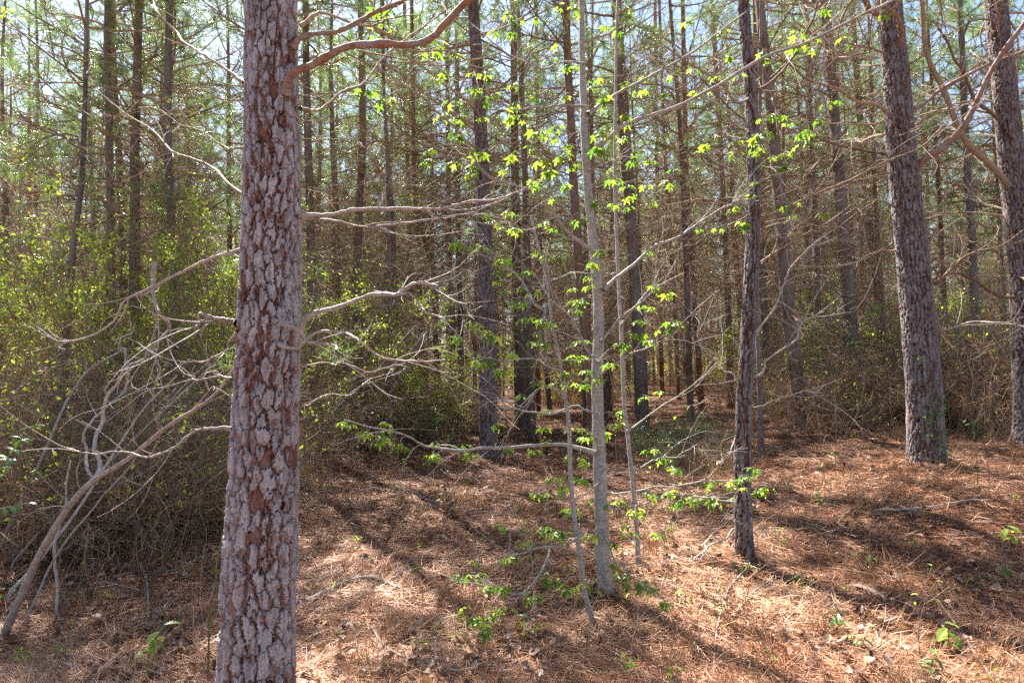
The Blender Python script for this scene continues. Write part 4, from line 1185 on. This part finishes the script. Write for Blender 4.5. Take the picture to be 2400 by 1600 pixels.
# leaning dead tree in the lower left
def stick(pts, w0, w1, label, cat='branch', name='fallen_branch', mat=M_PALE, ground=True, D0=None, D1=None, twigs=3, group=None, lift=.02):
    if ground:
        P = [hit(*p) for p in pts]
        P = spline(P, 18)
        P[:, 2] = np.maximum(P[:, 2], terrain(P[:, 0], P[:, 1])) + lift
        d = np.interp(np.arange(18), [0, 17], [P[0, 1], P[-1, 1]])
        R = np.linspace(w0, w1, 18) / 2 * d / FPX
    else:
        P, R = px_branch(pts, D0, D1, w0, w1, 30, jit=.006)
        P[0, 2] = tz(P[0, 0], P[0, 1]) - .03
    root = thing(name, P[0], label, cat, group)
    mb = MB(); mb.tubes((P - P[0])[None], R[None], 8); mb.build('stem', mat, root, smooth=True)
    if twigs:
        mb = MB(); p1, q1, _ = offshoots((P - P[0])[None], R[None], twigs, .1, .55, .25, 1, .7, .5, .0012, 7, .17, .01)
        mb.tubes(p1, np.minimum(q1 * .8, .0034), 4)
        p2, q2, _ = offshoots(p1, q1, 2, .05, .25, .25, 1, .8, .7, .001, 4, .2, 0); mb.tubes(p2, np.minimum(q2 * .8, .0016), 3)
        mb.build('twigs', mat, root)
    return root, P
lean, LP = stick([(8, 1490), (40, 1420), (100, 1290), (165, 1190), (225, 1130), (300, 1078), (380, 1010), (450, 960), (500, 915), (548, 850)], 19, 6,
     'leaning dead pale stem rising from the lower left towards the big trunk', 'dead tree', 'leaning_dead_stem', ground=False, D0=4.2, D1=3.75, twigs=5)
lb = LP[0]
for pts, d0, d1, w0, w1 in [([(222, 1135), (225, 1070), (230, 1000), (265, 930), (300, 880), (345, 850)], 4.05, 4.3, 13, 5),
                            ([(490, 915), (488, 870), (497, 870), (495, 800)], 3.85, 3.8, 5, 2),
                            ([(225, 1130), (200, 1040), (240, 960), (300, 890)], 4.05, 4.5, 9, 4),
                            ([(300, 880), (285, 820), (276, 790), (318, 765)], 4.3, 4.3, 5, 3)]:
    limb(lean, lb, 'branch', pts, d0, d1, w0, w1, M_PALE, 2, (.1, .4), 2, collar=False)
for pts, d0, d1, w0, w1, lab in [
    ([(15, 1395), (90, 1310), (180, 1190), (300, 1000), (420, 880)], 4.7, 5.2, 9, 4, 'straight thin dead pole leaning behind the pale leaning stem'),
    ([(132, 1425), (136, 1300), (140, 1200), (160, 1080)], 4.5, 4.6, 7, 4, 'thin upright brown stem crossing the pale leaning stem'),
    ([(60, 1450), (110, 1340), (180, 1230), (260, 1140), (330, 1060)], 4.3, 4.6, 6, 3, 'thin brown rod leaning below the pale leaning stem'),
    ([(20, 1330), (160, 1180), (330, 1010), (520, 830)], 5.6, 6.2, 6, 3, 'long thin stick slanting across the dark left brush'),
    ([(-20, 1330), (120, 1020), (200, 880), (290, 820)], 5.8, 6.2, 8, 4, 'grey dead stem slanting up beside the left edge'),
    ([(490, 1440), (500, 1380), (510, 1300), (527, 1198), (545, 1120)], 3.5, 3.35, 4.5, 3, 'thin green briar stem standing close left of the big trunk'),
]:
    stick(pts, w0, w1, lab, 'stem', 'dead_stem' if 'green' not in lab else 'briar_stem', M_PALE if 'green' not in lab else M_BRIAR, False, d0, d1, 0 if 'green' in lab else 2)
for pts, w0, w1, lab in [
    ([(700, 1424), (760, 1395), (810, 1370), (870, 1358), (945, 1390)], 16, 6, 'grey fallen branch on the straw at the right foot of the big trunk'),
    ([(872, 1480), (903, 1525), (955, 1552), (1020, 1556), (1093, 1554)], 7, 4, 'curved thin pale stick at the bottom, below the fallen grey branch'),
    ([(1020, 1500), (1022, 1540), (1030, 1580), (1040, 1597)], 5, 4, 'short pale twig at the bottom edge near the curved stick'),
    ([(1962, 1518), (2013, 1490), (2089, 1463), (2144, 1447), (2220, 1446)], 9, 4, 'long pale bent stick on the straw at the lower right'),
    ([(1717, 1452), (1745, 1420), (1772, 1390), (1817, 1356)], 6, 4, 'thin twig lying just below the foot of the crooked pine'),
    ([(1758, 1330), (1714, 1377), (1696, 1421), (1679, 1494), (1672, 1590)], 4, 3, 'very thin brown twig running down from the crooked pine to the bottom'),
    ([(0, 1372), (138, 1373), (293, 1382), (348, 1400)], 5, 3, 'long pale grass stalk lying across the lower left straw'),
    ([(327, 1325), (344, 1370), (348, 1456)], 6, 5, 'short whitish stick pointing at the camera on the left straw'),
    ([(327, 1508), (365, 1455), (400, 1408)], 5, 3, 'thin pale straw coloured stick slanting in the lower left'),
    ([(1640, 1290), (1680, 1250), (1727, 1210)], 6, 4, 'grey dead twig bundle left of the foot of the crooked pine'),
    ([(820, 1160), (900, 1150), (1000, 1175), (1080, 1190)], 5, 3, 'thin twig lying on the sunlit straw mound'),
    ([(815, 1425), (850, 1398), (872, 1380)], 5, 4, 'short light stick under the fallen grey branch'),
    ([(2180, 1400), (2230, 1460), (2300, 1560), (2330, 1598)], 4, 4, 'straight pale twig near the lower right corner'),
    ([(2060, 1200), (2160, 1196), (2280, 1180), (2330, 1200)], 5, 3, 'thin twig lying in front of the stout right pine'),
]:
    stick(pts, w0, w1, lab)
# bark strip
def bark_strip():
    a, b = hit(2000, 1377), hit(2089, 1424)
    P = spline([a + [0, 0, .02], (a + b) / 2 + [0, 0, .05], b + [0, 0, .02]], 14)
    t = np.linspace(0, 1, 14); wd = .028 * np.sin(PI * (.15 + .8 * t)) ** .7
    side = nrm(np.cross(b - a, [0, 0, 1]))
    V = []
    for i in range(14):
        for u in (-1, -.5, 0, .5, 1):
            V.append(P[i] + side * wd[i] * u + np.array([0, 0, .012 * (1 - u * u) + .003 * random.random()]))
    F = [(i * 5 + j, i * 5 + j + 1, (i + 1) * 5 + j + 1, (i + 1) * 5 + j) for i in range(13) for j in range(4)]
    mb = MB(); mb.add(np.array(V) - P[0], quads=F, hh=np.full(70, .5))
    o = mb.build('bark_strip', M_BARK, smooth=True, loc=P[0]); tag(o, 'reddish curled strip of bark on the shaded straw at the lower right', 'bark')
    so = o.modifiers.new('thickness', 'SOLIDIFY'); so.thickness = .004
bark_strip()

def leaf_blade(seed):
    """plain oval leaf, unit length along +Y with a fold and a droop"""
    r = np.random.default_rng(seed)
    n = 6
    V, F = [], []
    for i in range(n + 1):
        t = i / n
        w = .26 * math.sin(PI * min(1, t * .93 + .04)) ** .8
        z = -.25 * t * t
        for u in (-1, 0, 1):
            V.append((u * w, t, z + .09 * abs(u) * (w / .26)))
    for i in range(n):
        for j in range(2):
            F.append((i * 3 + j, i * 3 + j + 1, (i + 1) * 3 + j + 1, (i + 1) * 3 + j))
    mb = MB(); mb.add(V, quads=F, rnd=r.random())
    return mb
OVAL = [leaf_blade(i).mesh('leaf', M_DLEAF) for i in range(3)]
OVALY = [leaf_blade(i + 5).mesh('leaf', M_GLEAF) for i in range(3)]

def seedling(px, py, h, nleaf, size, label, star=False, yellow=False, hang=None):
    p = hit(px, py)
    root = thing('seedling', (p[0], p[1], tz(p[0], p[1])), label, 'seedling', None)
    mb = MB()
    P, R = grow(np.zeros((1, 3)) - [0, 0, .02], np.array([[random.gauss(0, .12), random.gauss(0, .12), 1]]), np.array([h]), np.array([.003]), np.array([.0015]), 8, .06)
    mb.tubes(P, R, 5); mb.build('stem', M_DLEAF, root)
    for j in range(nleaf):
        t = .35 + .65 * (j + 1) / nleaf
        q = P[0][min(7, int(t * 7))]
        a = j * 2.4 + random.random(); dr = random.uniform(-.2, .7)
        M = Matrix.Rotation(a, 4, 'Z') @ Matrix.Rotation(-dr, 4, 'X') @ Matrix.Scale(size * random.uniform(.75, 1.15), 4)
        M.translation = Vector(q)
        me = random.choice(LEAFME) if star else random.choice(OVALY if yellow else OVAL)
        o = link('leaf', me, root); o.matrix_local = M
for a in [
    (345, 1570, .26, 8, .085, 'leafy seedling with long bright oval leaves at the bottom, left of the big trunk', False, True),
    (262, 1270, .30, 12, .06, 'small green seedling with a yellow leaf in the shade, left of the big trunk', False, False),
    (230, 1300, .14, 6, .05, 'low seedling half in shade beside the leaning pale stem', False, False),
    (840, 1560, .10, 4, .075, 'small seedling with two bright leaves at the bottom, right of the big trunk', False, True),
    (822, 1190, .12, 5, .05, 'tiny seedling on the left end of the sunlit straw mound', False, False),
    (1213, 1205, .14, 6, .05, 'tiny seedling in the shade left of the pale sapling', False, False),
    (1851, 1155, .16, 8, .055, 'green seedling right of the crooked pine, nearer the trunk', False, False),
    (1922, 1185, .18, 10, .06, 'broad green seedling on the shadow band right of the crooked pine', False, False),
    (1862, 1372, .12, 6, .055, 'small pale leaved seedling below the crooked pine', False, True),
    (1893, 1375, .12, 6, .07, 'bright green seedling right of the pale leaved one', True, False),
    (1962, 1485, .14, 7, .06, 'seedling with narrow leaves above the long bent stick', False, False),
    (2020, 1530, .12, 6, .06, 'seedling with round leaves below the long bent stick', False, False),
    (2225, 1530, .20, 8, .085, 'seedling with long leaves at the lower right', False, True),
    (2185, 1590, .14, 6, .06, 'seedling touching the bottom edge at the right', False, False),
    (2371, 1275, .16, 5, .10, 'seedling with three wide leaves at the right edge', False, True),
    (2362, 1360, .14, 5, .08, 'dim seedling near the right edge below the wide leaved one', False, False),
    (2034, 1330, .12, 7, .06, 'seedling in the middle of the right straw slope', False, False),
    (1834, 1280, .10, 5, .04, 'tiny pale seedling right of the foot of the crooked pine', False, True),
    (1745, 1345, .10, 5, .07, 'bright seedling at the very foot of the crooked pine', True, False),
    (1607, 1410, .10, 4, .07, 'low bright seedling left of the crooked pine', True, False),
    (972, 1345, .09, 5, .06, 'grey green seedling on the sunlit straw in the middle', False, False),
    (1224, 1465, .09, 5, .06, 'grey green rosette below the low leafy twigs', False, False),
    (2140, 1290, .10, 5, .05, 'small seedling on the right slope under the second shadow band', False, False),
    (1690, 1150, .22, 8, .05, 'upright seedling left of the crooked pine', True, False),
    (1560, 1270, .22, 8, .05, 'upright leafy shoot right of the thin pale stem', True, False),
    (1530, 1200, .30, 10, .05, 'taller leafy shoot behind the thin pale stem', True, False),
]:
    seedling(*a)

def shoot(px, py, top, label, n=7, mt=None, me=None, lsz=.03):
    p = hit(px, py); root = thing('thin_shoot', (p[0], p[1], tz(p[0], p[1])), label, 'shoot', None)
    q = at(top[0], top[1], p[1] + random.uniform(-.15, .15)) - np.array(root.location)
    P = spline([[0, 0, -.02], q * .35 + [random.uniform(-.03, .03), 0, 0], q * .7 + [random.uniform(-.03, .03), 0, 0], q], 18)
    mb = MB(); mb.tubes(P[None], np.linspace(.0032, .0012, 18)[None], 5)
    p1, q1, _ = offshoots(P[None], np.full((1, 18), .0022), 6, .06, .25, .3, 1, .6, .6, .0008, 5, .12, .03)
    mb.tubes(p1, q1, 3); mb.build('stem', mt or M_DEAD, root)
    for j in range(n):
        c = p1[j % len(p1)][-1]
        M = Matrix.Rotation(random.uniform(0, 6.3), 4, 'Z') @ Matrix.Rotation(-random.uniform(-.3, 1), 4, 'X') @ Matrix.Scale(lsz * random.uniform(.7, 1.5), 4)
        M.translation = Vector(c)
        o = link('leaf', me or random.choice(OVALY), root); o.matrix_local = M
SH = [((1463, 1330), (1440, 1010), 'thin brown shoot standing just right of the foot of the pale sapling'),
      ((1510, 1340), (1530, 1090), 'thin shoot with tiny leaves between the pale sapling and the crooked pine'),
      ((1555, 1330), (1575, 1080), 'tall thin shoot halfway between the pale sapling and the crooked pine'),
      ((1585, 1300), (1560, 1020), 'thin twiggy shoot behind the halfway one'),
      ((1600, 1220), (1620, 960), 'slender shoot left of the crooked pine, farther back'),
      ((1650, 1190), (1660, 930), 'slender twiggy shoot close left of the crooked pine'),
      ((1262, 1250), (1300, 1050), 'thin green shoot left of the slim leaning stem'),
      ((1285, 1230), (1265, 1010), 'pale thin shoot in the shade left of the slim leaning stem'),
      ((1355, 1490), (1362, 1330), 'short bare shoot in front of the slim leaning stem'),
      ((1378, 1530), (1390, 1420), 'short pale shoot in front of the pale sapling'),
      ((1960, 1290), (1925, 1110), 'thin shoot on the shadow band right of the crooked pine'),
      ((1984, 1400), (1992, 1220), 'red brown shoot below the shadow band right of the crooked pine'),
      ((2290, 1170), (2270, 950), 'green upright shoot right of the stout pine'),
      ((2318, 1168), (2310, 980), 'second green upright shoot right of the stout pine, nearer the edge'),
      ((1960, 1060), (1962, 850), 'pale shoot in front of the brush left of the stout pine'),
      ((935, 1180), (950, 1080), 'small shoot with yellow buds on the sunlit straw crest'),
      ((1027, 1170), (1028, 1085), 'tiny shoot with yellow buds right of the other on the crest'),
      ((870, 1200), (868, 1110), 'thin shoot on the left end of the crest'),
      ((1195, 1060), (1180, 940), 'thin shoot right of the foot of the lone dark pine'),
      ((480, 1300), (470, 1150), 'thin brown shoot left of the big trunk in the shade'),
      ((800, 1560), (790, 1400), 'dark thin shoot right of the big trunk near the bottom'),
      ((1150, 1130), (1165, 1000), 'thin twig shoot in front of the lone dark pine'),
      ((2160, 1560), (2175, 1330), 'thin brown shoot at the lower right'),
      ((1480, 1560), (1490, 1400), 'thin brown shoot at the bottom right of the pale sapling')]
for i, (b, t, lb_) in enumerate(SH):
    shoot(b[0], b[1], t, lb_, random.choice([3, 5, 6]), M_DLEAF if 'green' in lb_ else M_DEAD)
def small_greens():
    mb = MB()
    C = 150
    D = 3.5 * (20 / 3.5) ** RG.random(C); X = RG.uniform(-.85, .9, C) * D
    k = RG.integers(5, 12, C); idx = np.repeat(np.arange(C), k); M = len(idx)
    O = np.stack([X[idx] + RG.normal(size=M) * .035, D[idx] + RG.normal(size=M) * .035, 0 * D[idx]], -1)
    O[:, 2] = terrain(O[:, 0], O[:, 1]) + RG.uniform(.02, .10, M)
    mb.leaves(O, nrm(RG.normal(size=(M, 3)) * [1, 1, .4] + [0, 0, .25]), RG.uniform(.02, .05, M), RG.uniform(.012, .026, M))
    tag(mb.build('ground_cover', M_GLEAF), kind='stuff')
small_greens()

# glossy sprig at the left edge
def sprig():
    b = hit(-60, 1290); root = thing('glossy_leaved_shrub', b, 'sprig with pale glossy oval leaves at the left edge', 'shrub')
    base = b
    mb = MB()
    for tgt, D in (((75, 1000), 4.0), ((50, 1030), 3.95), ((20, 1075), 3.9), ((60, 1180), 4.1)):
        c = at(tgt[0], tgt[1], D)
        P = spline([np.zeros(3), (c - base) * .5 + [-.05, 0, .12], c - base], 12)
        mb.tubes(P[None], np.linspace(.005, .002, 12)[None], 5)
        for j in range(9):
            q = P[11 - j // 2]
            M = Matrix.Rotation(random.uniform(-2.4, -.7) if j % 2 else random.uniform(.6, 2.4), 4, 'Z') @ Matrix.Rotation(random.uniform(-.5, .6), 4, 'X') @ Matrix.Scale(random.uniform(.05, .075), 4)
            M.translation = Vector(q)
            o = link('leaf', random.choice(OVAL), root); o.matrix_local = M
    mb.build('stems', M_DEAD, root)
sprig()

# ivy climbing the foot of the stout right pine
def ivy():
    root = thing('ivy', tuple(np.array(rgt.location) + [0, -.24, .06]), 'small green ivy climbing the foot of the stout right pine', 'ivy')
    base = np.array(root.location)
    mb = MB(); ml = MB()
    for k in range(5):
        z = np.linspace(0, random.uniform(.6, 1.4), 14)
        a = -PI / 2 + random.uniform(-.6, .6) + .25 * np.sin(z * 6 + k)
        ax = np.stack([np.interp(z + rgt_ax[0, 2], rgt_ax[:, 2], rgt_ax[:, i]) for i in range(2)], -1)
        rr = np.interp(z + rgt_ax[0, 2], rgt_ax[:, 2], rgt_r) + .018 + .035 * np.exp(-z / .16)
        P = np.stack([ax[:, 0] + rr * np.cos(a), ax[:, 1] + rr * np.sin(a), z + rgt_ax[0, 2]], -1) - base
        mb.tubes(P[None], np.full((1, 14), .003), 4)
        O = np.repeat(P[1:], 3, 0)[RG.random(39) < .55]; O = O + RG.normal(size=O.shape) * .025 - [0, .02, 0]
        ml.leaves(O, nrm(RG.normal(size=O.shape) + [0, -.6, 0]), RG.uniform(.025, .055, len(O)), RG.uniform(.02, .045, len(O)))
    mb.build('stems', M_TWIGD, root); ml.build('leaves', M_DLEAF, root)
ivy()

# pine cones on the straw
def cone_mesh():
    mb = MB(); n = 60
    for i in range(n):
        t = i / n; a = i * 2.399; r = .022 * math.sin(PI * (t * .85 + .1)) ** .7
        z = t * .075
        c = np.array([math.cos(a) * r, math.sin(a) * r, z]); o = np.array([math.cos(a), math.sin(a), .35]); o /= np.linalg.norm(o)
        s = np.array([-math.sin(a), math.cos(a), 0]) * .009
        p = c * [.3, .3, 1]
        e = c + o * .012
        mb.add([p - s * .5, p + s * .5, e + s, e - s, e + np.array([0, 0, .006])], quads=[(0, 1, 2, 3)], tris=[(3, 2, 4)], rnd=random.random() * .5)
    return mb.mesh('pine_cone', M_BLEAF)
cm = cone_mesh()
for px, py, lab in ((640, 1290 + 0, None), (215, 1410, 'dark open pine cone on the straw at the left'), (860, 1310, 'pine cone on the straw right of the big trunk'),
                    (1240, 1220, 'pine cone on the straw left of the pale sapling, in the dip'), (930, 1520, 'pine cone near the bottom between the sticks'),
                    (1640, 1430, 'small pale pine cone below the crooked pine'), (270, 1520, 'pine cone beside the bright leafy seedling')):
    if lab is None: continue
    p = hit(px, py)
    o = link('pine_cone', cm, None, (p[0], p[1], tz(p[0], p[1]) + .02)); o.rotation_euler = (random.uniform(1, 2), random.random(), random.uniform(0, 6)); tag(o, lab, 'pine cone')

tot = sum(len(m.loops) - 2 * len(m.polygons) for m in bpy.data.meshes)
print('TRIS', tot, 'OBJS', len(bpy.data.objects))
